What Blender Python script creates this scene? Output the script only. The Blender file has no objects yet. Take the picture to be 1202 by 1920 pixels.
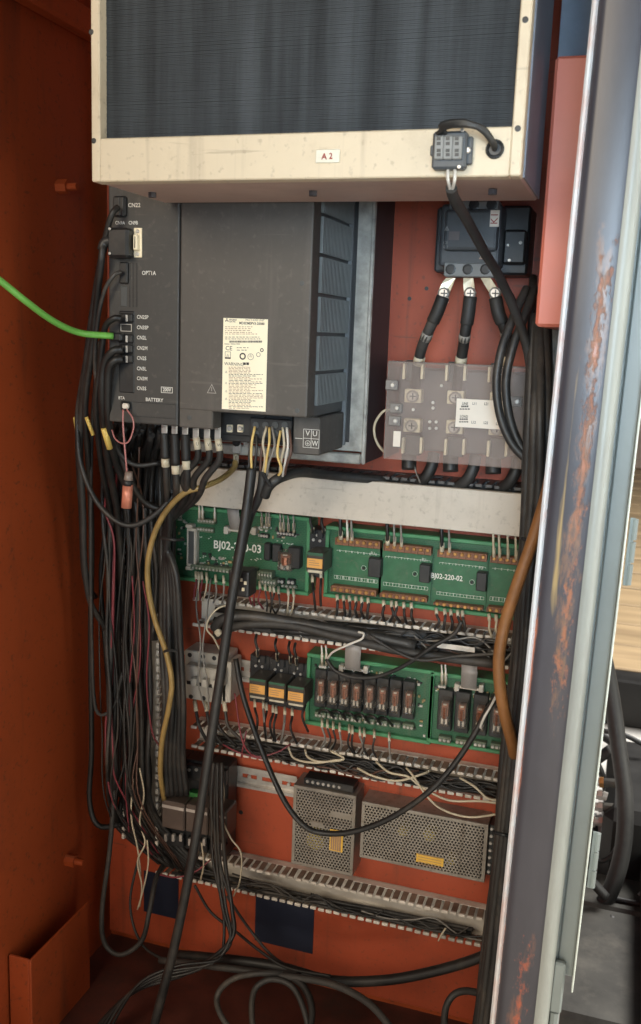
import bpy, bmesh, math, random
from mathutils import Vector, Matrix
random.seed(7)
SC = bpy.context.scene
COL = SC.collection
PI = math.pi

# ------------------------------------------------------------------ camera
YAW, PITCH, ROLL, FPX = 0.3093, 0.1838, -0.0373, 1792.5
CAM = Vector((0, -1.3, 0))
def _basis():
    cy, sy, cp, sp, cr, sr = math.cos(YAW), math.sin(YAW), math.cos(PITCH), math.sin(PITCH), math.cos(ROLL), math.sin(ROLL)
    f = Vector((-sy*cp, cy*cp, -sp)); rt = Vector((cy, sy, 0)); dn = -rt.cross(f)
    return cr*rt + sr*dn, -sr*rt + cr*dn, f
RT, DN, FW = _basis()
cd = bpy.data.cameras.new('camera'); cam = bpy.data.objects.new('camera', cd); COL.objects.link(cam)
cd.sensor_fit = 'VERTICAL'; cd.sensor_height = 24; cd.lens = 24*FPX/1920
cd.clip_start = 0.02; cd.clip_end = 100
cd.dof.use_dof = True; cd.dof.focus_distance = 1.2; cd.dof.aperture_fstop = 7.0
m = Matrix((RT, -DN, -FW)).transposed().to_4x4(); m.translation = CAM; cam.matrix_world = m
SC.camera = cam

# ------------------------------------------------------------------ world, lamps, exposure
w = bpy.data.worlds.new('World'); SC.world = w; w.use_nodes = True
w.node_tree.nodes['Background'].inputs[0].default_value = (0.75, 0.85, 1.0, 1)
w.node_tree.nodes['Background'].inputs[1].default_value = 0.10
def area(name, loc, target, size, power, color, size_y=None):
    l = bpy.data.lights.new(name, 'AREA'); l.shape = 'RECTANGLE'; l.size = size; l.size_y = size_y or size
    l.energy = power; l.color = color
    o = bpy.data.objects.new(name, l); COL.objects.link(o); o.location = loc
    o.rotation_euler = (Vector(target)-Vector(loc)).to_track_quat('-Z', 'Y').to_euler()
    return o
area('bay_door_daylight', (-0.95, -3.0, 0.80), (-0.35, 0, -0.40), 1.3, 47, (1.0, 0.86, 0.67), 1.0)
k_ = area('bluish_haze_fill', (0.28, -2.2, 0.10), (-0.13, 0, 0.0), 0.6, 2.2, (0.66, 0.84, 1.0), 0.6); k_.data.spread = math.radians(40)  # added bluish fill near camera height, brightens the hazy upper right; no roof light
area('side_door_daylight', (1.5, -0.55, 0.0), (-0.02, -0.4, -0.2), 1.9, 38, (1.0, 0.98, 0.88), 1.7)
k_ = area('floor_bounce', (0.05, -2.0, -0.75), (-0.36, 0, -0.58), 0.6, 0.46, (1.0, 0.86, 0.68), 0.4); k_.data.spread = math.radians(30)
area('rear_floor_daylight', (1.6, 2.2, 2.0), (0.4, 1.2, -1.1), 1.6, 260, (1.0, 0.97, 0.92), 1.6)
SC.view_settings.view_transform = 'Standard'; SC.view_settings.look = 'None'
SC.view_settings.gamma = 1; SC.view_settings.exposure = 0.0
SC.view_settings.use_curve_mapping = False

# ------------------------------------------------------------------ pixel -> place helpers (photo pixels, depth plane Y)
def A(px, py, Y):
    d = RT*((px-601)/FPX) + DN*((py-960)/FPX) + FW
    return CAM + d*((Y-CAM.y)/d.y)
def rad(wpx, Y): return wpx*0.5*(Y-CAM.y)/0.94/FPX

# ------------------------------------------------------------------ materials
MATS = {}
def mat(name, col, rough=0.55, metal=0.0, var=0.12, scale=40, bump=0.0, dirt=None, dirt_amt=0.35, stretch=(1,1,1), coat=0, spec=0.5, rnd=0.0, grime=None, traces=None):
    if name in MATS: return MATS[name]
    m = bpy.data.materials.new(name); m.use_nodes = True
    nt = m.node_tree; b = nt.nodes['Principled BSDF']
    b.inputs['Roughness'].default_value = rough; b.inputs['Metallic'].default_value = metal
    b.inputs['Coat Weight'].default_value = coat; b.inputs['Specular IOR Level'].default_value = spec
    g = nt.nodes.new('ShaderNodeNewGeometry'); mp = nt.nodes.new('ShaderNodeMapping'); mp.inputs['Scale'].default_value = stretch
    nt.links.new(g.outputs['Position'], mp.inputs['Vector'])
    n = nt.nodes.new('ShaderNodeTexNoise'); n.inputs['Scale'].default_value = scale; n.inputs['Detail'].default_value = 6; n.inputs['Roughness'].default_value = 0.6
    nt.links.new(mp.outputs[0], n.inputs['Vector'])
    r = nt.nodes.new('ShaderNodeValToRGB'); r.color_ramp.elements[0].position = 0.3; r.color_ramp.elements[1].position = 0.7
    r.color_ramp.elements[0].color = tuple(c*(1-var) for c in col)+(1,); r.color_ramp.elements[1].color = tuple(min(1, c*(1+var)) for c in col)+(1,)
    nt.links.new(n.outputs['Fac'], r.inputs['Fac'])
    out = r.outputs['Color']
    if dirt:
        n2 = nt.nodes.new('ShaderNodeTexNoise'); n2.inputs['Scale'].default_value = scale*0.35; n2.inputs['Detail'].default_value = 8; n2.inputs['Roughness'].default_value = 0.75
        nt.links.new(mp.outputs[0], n2.inputs['Vector'])
        r2 = nt.nodes.new('ShaderNodeValToRGB'); r2.color_ramp.elements[0].position = 0.50; r2.color_ramp.elements[1].position = 0.72
        r2.color_ramp.elements[0].color = (0,0,0,1); r2.color_ramp.elements[1].color = (dirt_amt,)*3+(1,)
        nt.links.new(n2.outputs['Fac'], r2.inputs['Fac'])
        mx = nt.nodes.new('ShaderNodeMix'); mx.data_type = 'RGBA'
        nt.links.new(r2.outputs['Color'], mx.inputs['Factor']); nt.links.new(out, mx.inputs['A']); mx.inputs['B'].default_value = tuple(dirt)+(1,)
        out = mx.outputs['Result']
    if traces:      # etched copper tracks under the lacquer
        bk = nt.nodes.new('ShaderNodeTexBrick'); bk.inputs['Scale'].default_value = 95; bk.inputs['Mortar Size'].default_value = 0.06; bk.inputs['Color1'].default_value = (0, 0, 0, 1); bk.inputs['Color2'].default_value = (0.25, 0.25, 0.25, 1); bk.inputs['Mortar'].default_value = (1, 1, 1, 1)
        sp = nt.nodes.new('ShaderNodeSeparateXYZ'); cb = nt.nodes.new('ShaderNodeCombineXYZ'); nt.links.new(g.outputs['Position'], sp.inputs[0]); nt.links.new(sp.outputs[0], cb.inputs[0]); nt.links.new(sp.outputs[2], cb.inputs[1]); nt.links.new(cb.outputs[0], bk.inputs['Vector'])
        mm = nt.nodes.new('ShaderNodeMath'); mm.operation = 'MULTIPLY'; mm.inputs[1].default_value = 0.55; nt.links.new(bk.outputs['Color'], mm.inputs[0])
        mx = nt.nodes.new('ShaderNodeMix'); mx.data_type = 'RGBA'; nt.links.new(mm.outputs[0], mx.inputs['Factor']); nt.links.new(out, mx.inputs['A']); mx.inputs['B'].default_value = tuple(traces)+(1,); out = mx.outputs['Result']
    if grime:       # fine specks, runs and scratches
        for sc_, st_, lo, hi in ((130, (1, 1, 1), 0.60, 0.70), (30, (2.5, 1, 0.12), 0.58, 0.75), (60, (0.15, 1, 2.0), 0.66, 0.70)):
            m2 = nt.nodes.new('ShaderNodeMapping'); m2.inputs['Scale'].default_value = st_; m2.inputs['Rotation'].default_value = (0, 0.2 if st_[0] < 1 else 0, 0); nt.links.new(g.outputs['Position'], m2.inputs['Vector'])
            n3 = nt.nodes.new('ShaderNodeTexNoise'); n3.inputs['Scale'].default_value = sc_; n3.inputs['Detail'].default_value = 5; nt.links.new(m2.outputs[0], n3.inputs['Vector'])
            r3 = nt.nodes.new('ShaderNodeMapRange'); r3.inputs['From Min'].default_value = lo; r3.inputs['From Max'].default_value = hi; r3.inputs['To Max'].default_value = grime[1]; nt.links.new(n3.outputs['Fac'], r3.inputs['Value'])
            mx = nt.nodes.new('ShaderNodeMix'); mx.data_type = 'RGBA'; nt.links.new(r3.outputs[0], mx.inputs['Factor']); nt.links.new(out, mx.inputs['A']); mx.inputs['B'].default_value = tuple(grime[0])+(1,); out = mx.outputs['Result']
    if rnd:
        oi_ = nt.nodes.new('ShaderNodeObjectInfo'); mr0 = nt.nodes.new('ShaderNodeMapRange'); mr0.inputs['To Min'].default_value = 1-rnd; mr0.inputs['To Max'].default_value = 1+rnd*1.5; nt.links.new(oi_.outputs['Random'], mr0.inputs['Value'])
        hs = nt.nodes.new('ShaderNodeHueSaturation'); nt.links.new(mr0.outputs[0], hs.inputs['Value']); nt.links.new(out, hs.inputs['Color']); out = hs.outputs['Color']
    nt.links.new(out, b.inputs['Base Color'])
    mr = nt.nodes.new('ShaderNodeMapRange'); mr.inputs['To Min'].default_value = max(0.05, rough-0.1); mr.inputs['To Max'].default_value = min(1, rough+0.12)
    nt.links.new(n.outputs['Fac'], mr.inputs['Value']); nt.links.new(mr.outputs[0], b.inputs['Roughness'])
    if bump:
        bp = nt.nodes.new('ShaderNodeBump'); bp.inputs['Strength'].default_value = bump; bp.inputs['Distance'].default_value = 0.002
        nt.links.new(n.outputs['Fac'], bp.inputs['Height']); nt.links.new(bp.outputs[0], b.inputs['Normal'])
    MATS[name] = m
    return m
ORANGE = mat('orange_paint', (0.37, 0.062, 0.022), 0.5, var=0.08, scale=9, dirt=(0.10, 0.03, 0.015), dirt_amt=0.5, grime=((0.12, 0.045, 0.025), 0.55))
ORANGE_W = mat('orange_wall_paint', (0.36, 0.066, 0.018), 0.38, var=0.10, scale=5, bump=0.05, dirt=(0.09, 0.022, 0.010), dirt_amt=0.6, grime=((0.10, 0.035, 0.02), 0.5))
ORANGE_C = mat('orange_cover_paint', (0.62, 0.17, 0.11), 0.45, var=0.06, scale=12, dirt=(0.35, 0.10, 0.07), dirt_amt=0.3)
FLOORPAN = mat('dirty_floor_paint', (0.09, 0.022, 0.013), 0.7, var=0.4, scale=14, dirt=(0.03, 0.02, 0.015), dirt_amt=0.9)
CREAM = mat('cream_enamel', (0.61, 0.505, 0.36), 0.42, var=0.05, scale=18, dirt=(0.36, 0.27, 0.17), dirt_amt=0.5, grime=((0.26, 0.20, 0.14), 0.4))
AC_UNDER = mat('casing_bounce_tint', (0.46, 0.33, 0.28), 0.5, var=0.10, scale=12, dirt=(0.2, 0.10, 0.07), dirt_amt=0.4)  # brownish pink: orange bounce light put into the casing colour
FIN = mat('aluminium_fin', (0.050, 0.055, 0.060), 0.65, 0.0, spec=0.12, var=0.5, scale=14, stretch=(3.2, 1, 0.22), dirt=(0.055, 0.062, 0.070), dirt_amt=0.6)
FINB = mat('coil_dark', (0.025, 0.027, 0.03), 0.6)
GREY = mat('drive_grey_plastic', (0.074, 0.065, 0.056), 0.55, var=0.05, scale=120, bump=0.02, dirt=(0.10, 0.088, 0.075), dirt_amt=0.45, grime=((0.16, 0.14, 0.12), 0.25))
GREYD = mat('drive_dark_plastic', (0.062, 0.066, 0.066), 0.5, var=0.08, scale=60)
BLACK = mat('black_plastic', (0.016, 0.017, 0.018), 0.42, var=0.2, scale=60, dirt=(0.07, 0.06, 0.05), dirt_amt=0.4)
BLACK2 = mat('hazed_black_plastic', (0.060, 0.067, 0.074), 0.45, var=0.2, scale=60, dirt=(0.08, 0.08, 0.08), dirt_amt=0.4)  # black plastic lifted to blue-grey, the haze over it is in the colour
CABLE = mat('black_cable_jacket', (0.016, 0.0155, 0.015), 0.48, var=0.4, scale=30, dirt=(0.085, 0.068, 0.052), dirt_amt=0.6, rnd=0.45, bump=0.05)
CABLEG = mat('dusty_cable_jacket', (0.026, 0.024, 0.022), 0.6, var=0.4, scale=24, dirt=(0.10, 0.08, 0.06), dirt_amt=0.6, rnd=0.4, bump=0.05)
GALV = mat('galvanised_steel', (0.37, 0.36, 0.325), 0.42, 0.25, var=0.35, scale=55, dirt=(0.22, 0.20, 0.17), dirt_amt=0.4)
GALV_D = mat('shaded_side_steel', (0.060, 0.052, 0.054), 0.55, var=0.1, scale=30)  # galvanised side turned from the light, its shade put into the dark colour
STEEL = mat('zinc_steel', (0.55, 0.52, 0.48), 0.32, 0.5, var=0.15, scale=60, dirt=(0.2, 0.17, 0.14), dirt_amt=0.4)
TIN = mat('tinned_copper', (0.95, 0.82, 0.60), 0.3, 0.2, var=0.10, scale=60)
COPPER = mat('copper_coil', (0.25, 0.10, 0.058), 0.3, 0.5, var=0.6, scale=220, stretch=(1, 1, 3))
BATT = mat('battery_wrap', (0.55, 0.20, 0.13), 0.35, 0.25, var=0.2, scale=50, stretch=(4, 4, 1))
DUCT = mat('duct_pvc', (0.58, 0.53, 0.46), 0.5, var=0.10, scale=25, dirt=(0.15, 0.11, 0.08), dirt_amt=0.7, rnd=0.15)
DUCT_D = mat('dark_duct_pvc', (0.062, 0.060, 0.058), 0.45, var=0.2, scale=30)
COVER = mat('duct_cover_pvc', (0.52, 0.46, 0.385), 0.45, var=0.05, scale=30, dirt=(0.25, 0.21, 0.17), dirt_amt=0.45, grime=((0.22, 0.18, 0.14), 0.28))
PCB = mat('solder_mask', (0.011, 0.070, 0.033), 0.38, var=0.2, scale=70, dirt=(0.06, 0.10, 0.06), dirt_amt=0.5, traces=(0.035, 0.14, 0.065), grime=((0.12, 0.12, 0.08), 0.35))
PCBL = mat('module_solder_mask', (0.022, 0.115, 0.050), 0.40, var=0.15, scale=70, dirt=(0.08, 0.13, 0.08), dirt_amt=0.5, grime=((0.12, 0.12, 0.08), 0.3))
PCBF = mat('board_carrier', (0.055, 0.215, 0.095), 0.45, var=0.15, scale=50, dirt=(0.10, 0.16, 0.09), dirt_amt=0.5)
TERMB = mat('brown_terminal', (0.20, 0.085, 0.042), 0.5, var=0.2, scale=60)
TERMG = mat('green_terminal', (0.12, 0.15, 0.10), 0.5, var=0.2, scale=80)
BRASS = mat('brass_screw', (0.50, 0.27, 0.10), 0.35, 0.8, var=0.2, scale=90)
WHITE = mat('white_print', (0.72, 0.70, 0.64), 0.6, var=0.03)
SILK = mat('silkscreen', (0.60, 0.62, 0.55), 0.6, var=0.05)
INK = mat('black_ink', (0.03, 0.025, 0.02), 0.6, var=0.05)
INKR = mat('red_ink', (0.30, 0.02, 0.012), 0.6, var=0.05)
INKB = mat('brown_ink', (0.33, 0.20, 0.12), 0.6, var=0.1)
LABEL = mat('label_paper', (0.92, 0.83, 0.62), 0.55, var=0.03, scale=30)
LABELW = mat('white_label', (0.70, 0.63, 0.54), 0.5, var=0.05, scale=30)
SLEEVE = mat('marker_sleeve', (0.52, 0.46, 0.34), 0.5, var=0.15, scale=90)
YSLEEVE = mat('yellow_sleeve', (0.66, 0.47, 0.12), 0.5, var=0.12, scale=80)
EARTH = mat('earth_yellow_green', (0.29, 0.19, 0.065), 0.45, var=0.22, scale=50, dirt=(0.16, 0.12, 0.05), dirt_amt=0.4)
YELLOW = mat('yellow_wire', (0.66, 0.46, 0.16), 0.45, var=0.1)
CREAMW = mat('cream_wire', (0.50, 0.43, 0.31), 0.45, var=0.15, scale=40)
WHITEW = mat('white_wire', (0.62, 0.58, 0.52), 0.4, var=0.1)
GREYW = mat('grey_wire', (0.20, 0.185, 0.165), 0.45, var=0.15)
MAG = mat('magenta_wire', (0.20, 0.035, 0.045), 0.45, var=0.2)
PINK = mat('pink_wire', (0.42, 0.17, 0.16), 0.45, var=0.15)
BROWNW = mat('brown_wire', (0.10, 0.05, 0.035), 0.45, var=0.15)
GREENC = mat('green_cable_jacket', (0.15, 0.42, 0.075), 0.38, var=0.08, scale=30)
HOSE_O = mat('orange_hose', (0.25, 0.105, 0.032), 0.5, var=0.25, scale=30, bump=0.1, dirt=(0.13, 0.06, 0.025), dirt_amt=0.6)
RIBBON = mat('ribbon_grey', (0.29, 0.265, 0.245), 0.5, var=0.08, scale=300, stretch=(4, 1, 0.05))
BREAK = mat('breaker_plastic', (0.46, 0.42, 0.36), 0.45, var=0.08, scale=40, dirt=(0.2, 0.16, 0.12), dirt_amt=0.4)
RELAYO = mat('relay_orange_label', (0.72, 0.36, 0.09), 0.5, var=0.06)
RELAYG = mat('relay_green_top', (0.03, 0.10, 0.055), 0.5, var=0.1)
GREENB = mat('green_button', (0.06, 0.26, 0.06), 0.5, var=0.1)
PSU = mat('psu_sheet', (0.32, 0.29, 0.25), 0.42, 0.5, var=0.12, scale=30, dirt=(0.16, 0.12, 0.09), dirt_amt=0.6, grime=((0.12, 0.09, 0.06), 0.4))
PSUIN = mat('psu_inside', (0.02, 0.016, 0.013), 0.7)
YLAB = mat('yellow_label', (0.70, 0.42, 0.06), 0.5, var=0.08)
TRAFO = mat('transformer_tape', (0.75, 0.60, 0.14), 0.4, var=0.1)
BLUE = mat('blue_sticker', (0.009, 0.014, 0.032), 0.5, var=0.15, scale=20)
DOORG = mat('door_grey_paint', (0.20, 0.225, 0.215), 0.4, var=0.04, scale=20, dirt=(0.12, 0.12, 0.11), dirt_amt=0.25)
EDGE = mat('light_edge_paint', (0.62, 0.66, 0.60), 0.4, var=0.06, scale=40, dirt=(0.2, 0.16, 0.13), dirt_amt=0.4)
EDGE3 = mat('worn_edge_highlight_paint', (0.30, 0.31, 0.28), 0.38, var=0.12, scale=25, stretch=(1, 1, 0.2), dirt=(0.16, 0.15, 0.15), dirt_amt=0.6)  # pale worn paint that also carries the roll's highlight in its colour
EDGE2 = mat('chipped_edge_paint', (0.60, 0.60, 0.60), 0.4, var=0.08, scale=30, dirt=(0.50, 0.16, 0.08), dirt_amt=1.0, stretch=(1, 1, 0.35))
GROUND = mat('concrete', (0.62, 0.60, 0.56), 0.7, var=0.25, scale=9, bump=0.2, dirt=(0.10, 0.09, 0.08), dirt_amt=0.7)
WOOD = mat('worn_timber', (0.40, 0.285, 0.16), 0.5, var=0.25, scale=4, stretch=(0.35, 3.0, 1), dirt=(0.16, 0.10, 0.06), dirt_amt=0.6)
DARKST = mat('dark_steel_and_shade', (0.018, 0.017, 0.016), 0.5, 0.3, var=0.3, scale=12)
IRON = mat('oily_iron', (0.055, 0.052, 0.045), 0.55, 0.3, var=0.4, scale=14, bump=0.2, dirt=(0.16, 0.145, 0.12), dirt_amt=0.6)
RUBBER = mat('rubber_hose', (0.022, 0.022, 0.021), 0.5, var=0.3, scale=15, dirt=(0.07, 0.066, 0.06), dirt_amt=0.6)
TAN = mat('tan_column', (0.42, 0.33, 0.27), 0.7, var=0.25, scale=4)

def clear_mat(name, tint, alpha, diff, rough=0.08):
    m = bpy.data.materials.new(name); m.use_nodes = True; nt = m.node_tree
    for n in list(nt.nodes): nt.nodes.remove(n)
    out = nt.nodes.new('ShaderNodeOutputMaterial'); t = nt.nodes.new('ShaderNodeBsdfTransparent'); t.inputs[0].default_value = tuple(tint)+(1,)
    d = nt.nodes.new('ShaderNodeBsdfDiffuse'); d.inputs[0].default_value = tuple(diff)+(1,)
    g = nt.nodes.new('ShaderNodeBsdfGlossy'); g.inputs['Roughness'].default_value = rough; g.inputs[0].default_value = (1, 1, 1, 1)
    f = nt.nodes.new('ShaderNodeFresnel'); f.inputs[0].default_value = 1.45
    n = nt.nodes.new('ShaderNodeTexNoise'); n.inputs['Scale'].default_value = 30; n.inputs['Detail'].default_value = 5
    ge = nt.nodes.new('ShaderNodeNewGeometry'); nt.links.new(ge.outputs['Position'], n.inputs['Vector'])
    mr = nt.nodes.new('ShaderNodeMapRange'); mr.inputs['From Min'].default_value = 0.3; mr.inputs['From Max'].default_value = 0.7
    mr.inputs['To Min'].default_value = alpha*0.75; mr.inputs['To Max'].default_value = alpha*1.25
    nt.links.new(n.outputs['Fac'], mr.inputs['Value'])
    a = nt.nodes.new('ShaderNodeMixShader'); b = nt.nodes.new('ShaderNodeMixShader')
    nt.links.new(mr.outputs[0], a.inputs[0]); nt.links.new(t.outputs[0], a.inputs[1]); nt.links.new(d.outputs[0], a.inputs[2])
    nt.links.new(f.outputs[0], b.inputs[0]); nt.links.new(a.outputs[0], b.inputs[1]); nt.links.new(g.outputs[0], b.inputs[2])
    nt.links.new(b.outputs[0], out.inputs[0]); MATS[name] = m
    return m
ACRYL = clear_mat('frosted_acrylic', (0.96, 0.95, 0.93), 0.20, (0.56, 0.46, 0.42), 0.16)
CLEAR = clear_mat('clear_relay_case', (0.95, 0.92, 0.88), 0.10, (0.4, 0.35, 0.3), 0.08)

def post_mat():
    m = bpy.data.materials.new('chipped_grey_post_paint'); m.use_nodes = True; nt = m.node_tree; b = nt.nodes['Principled BSDF']
    L = nt.links.new; N = nt.nodes.new
    tc = N('ShaderNodeTexCoord'); sep = N('ShaderNodeSeparateXYZ'); L(tc.outputs['Object'], sep.inputs[0])
    def noise(scale, st, det=6, rough=0.65):
        mp = N('ShaderNodeMapping'); mp.inputs['Scale'].default_value = st; L(tc.outputs['Object'], mp.inputs[0])
        n = N('ShaderNodeTexNoise'); n.inputs['Scale'].default_value = scale; n.inputs['Detail'].default_value = det; n.inputs['Roughness'].default_value = rough
        L(mp.outputs[0], n.inputs[0]); return n.outputs['Fac']
    def math_(op, a, b2=None, c=None):
        n = N('ShaderNodeMath'); n.operation = op
        for i, v in enumerate((a, b2, c)):
            if v is None: continue
            if isinstance(v, (int, float)): n.inputs[i].default_value = v
            else: L(v, n.inputs[i])
        return n.outputs[0]
    def band(sock, c, wd):      # 1 at centre, 0 at +-wd
        return math_('SUBTRACT', 1.0, math_('DIVIDE', math_('ABSOLUTE', math_('SUBTRACT', sock, c)), wd))
    def patch(xc, xw, zc, zw, nz, gain=1.0):
        v = math_('ADD', math_('MULTIPLY', math_('MINIMUM', band(sep.outputs[0], xc, xw), math_('MULTIPLY', band(sep.outputs[2], zc, zw), 3.0)), gain), math_('SUBTRACT', math_('MULTIPLY', nz, 3.2), 2.1))
        n = N('ShaderNodeMapRange'); n.inputs['From Min'].default_value = 0.0; n.inputs['From Max'].default_value = 0.45; L(v, n.inputs['Value'])
        return n.outputs[0]
    fine = noise(120, (1.3, 1, 0.5), 8, 0.75); fine2 = noise(45, (1.4, 1, 0.35), 6, 0.7)
    h1 = patch(0.003, 0.015, 0.02, 0.27, fine2, 0.85); h2 = patch(-0.003, 0.015, -0.60, 0.22, fine2, 0.7)
    o1 = patch(0.003, 0.012, 0.02, 0.25, fine, 0.72)
    o2 = patch(-0.003, 0.014, -0.60, 0.20, fine, 0.62)
    y1 = patch(-0.0105, 0.005, 0.03, 0.13, noise(30, (1.5, 1, 0.12), 4), 0.9)
    o3 = patch(-0.0255, 0.004, -0.45, 0.40, noise(25, (1, 1, 0.5)), 1.0)
    base = N('ShaderNodeValToRGB'); base.color_ramp.elements[0].color = (0.036, 0.033, 0.040, 1); base.color_ramp.elements[1].color = (0.062, 0.057, 0.066, 1)
    base.color_ramp.elements[0].position = 0.3; base.color_ramp.elements[1].position = 0.7
    L(noise(14, (1, 1, 0.3)), base.inputs[0]); col = base.outputs[0]
    for fac, c in ((h1, (0.19, 0.105, 0.065)), (h2, (0.16, 0.08, 0.06)), (y1, (0.36, 0.25, 0.11)), (o1, (0.32, 0.12, 0.058)), (o2, (0.38, 0.09, 0.045)), (o3, (0.55, 0.19, 0.10))):
        mx = N('ShaderNodeMix'); mx.data_type = 'RGBA'; L(fac, mx.inputs['Factor']); L(col, mx.inputs['A']); mx.inputs['B'].default_value = c+(1,); col = mx.outputs['Result']
    L(col, b.inputs['Base Color']); b.inputs['Roughness'].default_value = 0.34; b.inputs['Specular IOR Level'].default_value = 0.5
    bp = N('ShaderNodeBump'); bp.inputs['Strength'].default_value = 0.25; bp.inputs['Distance'].default_value = 0.001
    L(math_('ADD', math_('ADD', o1, o2), math_('MULTIPLY', fine, 0.25)), bp.inputs['Height']); bp.invert = True; L(bp.outputs[0], b.inputs['Normal'])
    return m
POSTM = post_mat()

# ------------------------------------------------------------------ mesh helpers
class MB:
    def __init__(s): s.v = []; s.f = []
    def add(s, v, f):
        k = len(s.v); s.v += [tuple(p) for p in v]; s.f += [tuple(i+k for i in q) for q in f]; return s
    def box(s, x0, x1, y0, y1, z0, z1):
        v = [(x0,y0,z0),(x1,y0,z0),(x1,y1,z0),(x0,y1,z0),(x0,y0,z1),(x1,y0,z1),(x1,y1,z1),(x0,y1,z1)]
        return s.add(v, [(0,3,2,1),(4,5,6,7),(0,1,5,4),(1,2,6,5),(2,3,7,6),(3,0,4,7)])
    def rbox(s, x0, x1, y0, y1, z0, z1, r=0.0015, seg=1):
        bm = bmesh.new(); bmesh.ops.create_cube(bm, size=1)
        for q in bm.verts: q.co = Vector(((x0+x1)/2+q.co.x*(x1-x0), (y0+y1)/2+q.co.y*(y1-y0), (z0+z1)/2+q.co.z*(z1-z0)))
        r = min(r, 0.45*min(abs(x1-x0), abs(y1-y0), abs(z1-z0)))
        bmesh.ops.bevel(bm, geom=list(bm.edges), offset=r, segments=seg, profile=0.5, affect='EDGES', clamp_overlap=True)
        bm.verts.index_update()
        s.add([q.co[:] for q in bm.verts], [[q.index for q in f.verts] for f in bm.faces]); bm.free(); return s
    def cyl(s, p0, p1, r, n=10, r1=None):
        p0 = Vector(p0); p1 = Vector(p1); d = (p1-p0).normalized(); u = d.orthogonal().normalized(); w_ = d.cross(u)
        r1 = r if r1 is None else r1; v = []
        for p, q in ((p0, r), (p1, r1)):
            for i in range(n):
                a = 2*PI*i/n; v.append(p+(u*math.cos(a)+w_*math.sin(a))*q)
        return s.add(v, [(i, (i+1) % n, n+(i+1) % n, n+i) for i in range(n)]+[tuple(range(n-1, -1, -1)), tuple(range(n, 2*n))])
    def tube(s, pts, r, n=7, sub=6, r_end=None):
        P = spline(pts, sub); rings = []; up = None
        for i, p in enumerate(P):
            t = (P[min(i+1, len(P)-1)]-P[max(i-1, 0)]).normalized()
            if up is None: up = t.orthogonal().normalized()
            up = (up-t*up.dot(t)).normalized(); w_ = t.cross(up); rr = r if r_end is None else r+(r_end-r)*i/(len(P)-1)
            rings.append([p+(up*math.cos(2*PI*k/n)+w_*math.sin(2*PI*k/n))*rr for k in range(n)])
        v = [q for R_ in rings for q in R_]; f = []
        for i in range(len(rings)-1):
            for k in range(n): f.append((i*n+k, i*n+(k+1) % n, (i+1)*n+(k+1) % n, (i+1)*n+k))
        e = (len(rings)-1)*n
        f += [tuple(range(n-1, -1, -1)), tuple(range(e, e+n))]
        return s.add(v, f)
def spline(pts, sub=6):
    P = [Vector(p) for p in pts]
    if len(P) < 3: return P
    Q = [P[0]*2-P[1]]+P+[P[-1]*2-P[-2]]; out = []
    for i in range(1, len(Q)-2):
        a, b, c, d = Q[i-1:i+3]
        for k in range(sub):
            t = k/sub
            out.append(0.5*((2*b)+(c-a)*t+(2*a-5*b+4*c-d)*t*t+(3*b-a-3*c+d)*t**3))
    out.append(P[-1]); return out
def thing(name, label, cat, loc=(0, 0, 0), group=None):
    o = bpy.data.objects.new(name, None); COL.objects.link(o); o.location = loc; o.empty_display_size = 0.02
    o['label'] = label; o['category'] = cat
    if group: o['group'] = group
    return o
def tag(o, label, cat, group=None):
    o['label'] = label; o['category'] = cat
    if group: o['group'] = group
    return o
def wloc(o):
    p = Vector(o.location)
    while o.parent: o = o.parent; p = p+Vector(o.location)
    return p
def obj(name, mb, material, parent=None, smooth=False, origin=None):
    xs = [p[0] for p in mb.v]; ys = [p[1] for p in mb.v]; zs = [p[2] for p in mb.v]
    c = Vector(origin) if origin else Vector(((min(xs)+max(xs))/2, (min(ys)+max(ys))/2, (min(zs)+max(zs))/2))
    me = bpy.data.meshes.new(name); me.from_pydata([(p[0]-c.x, p[1]-c.y, p[2]-c.z) for p in mb.v], [], mb.f); me.update()
    me.materials.append(material)
    if smooth:
        for p in me.polygons: p.use_smooth = len(p.vertices) == 4
    o = bpy.data.objects.new(name, me); COL.objects.link(o); o.location = c
    if parent: o.parent = parent; o.location = c-wloc(parent)
    return o
def inst(name, mesh, loc, parent=None, rot=None, scale=None):
    o = bpy.data.objects.new(name, mesh); COL.objects.link(o); o.location = loc
    if parent: o.parent = parent; o.location = Vector(loc)-wloc(parent)
    if rot: o.rotation_euler = rot
    if scale: o.scale = scale
    return o
def mesh_of(name, mb, material, smooth=False):
    me = bpy.data.meshes.new(name); me.from_pydata(mb.v, [], mb.f); me.update(); me.materials.append(material)
    if smooth:
        for p in me.polygons: p.use_smooth = len(p.vertices) == 4
    return me
def R(px0, py0, px1, py1, Y):
    a = A(px0, py0, Y); b = A(px1, py1, Y); return a.x, b.x, b.z, a.z     # x0 x1 z0 z1
def pbox(name, px0, py0, px1, py1, Yf, dep, material, parent, r=0.0015, seg=1):
    x0, x1, z0, z1 = R(px0, py0, px1, py1, Yf)
    return obj(name, MB().rbox(x0, x1, Yf, Yf+dep, z0, z1, r, seg), material, parent)
TXT = {}
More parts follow.
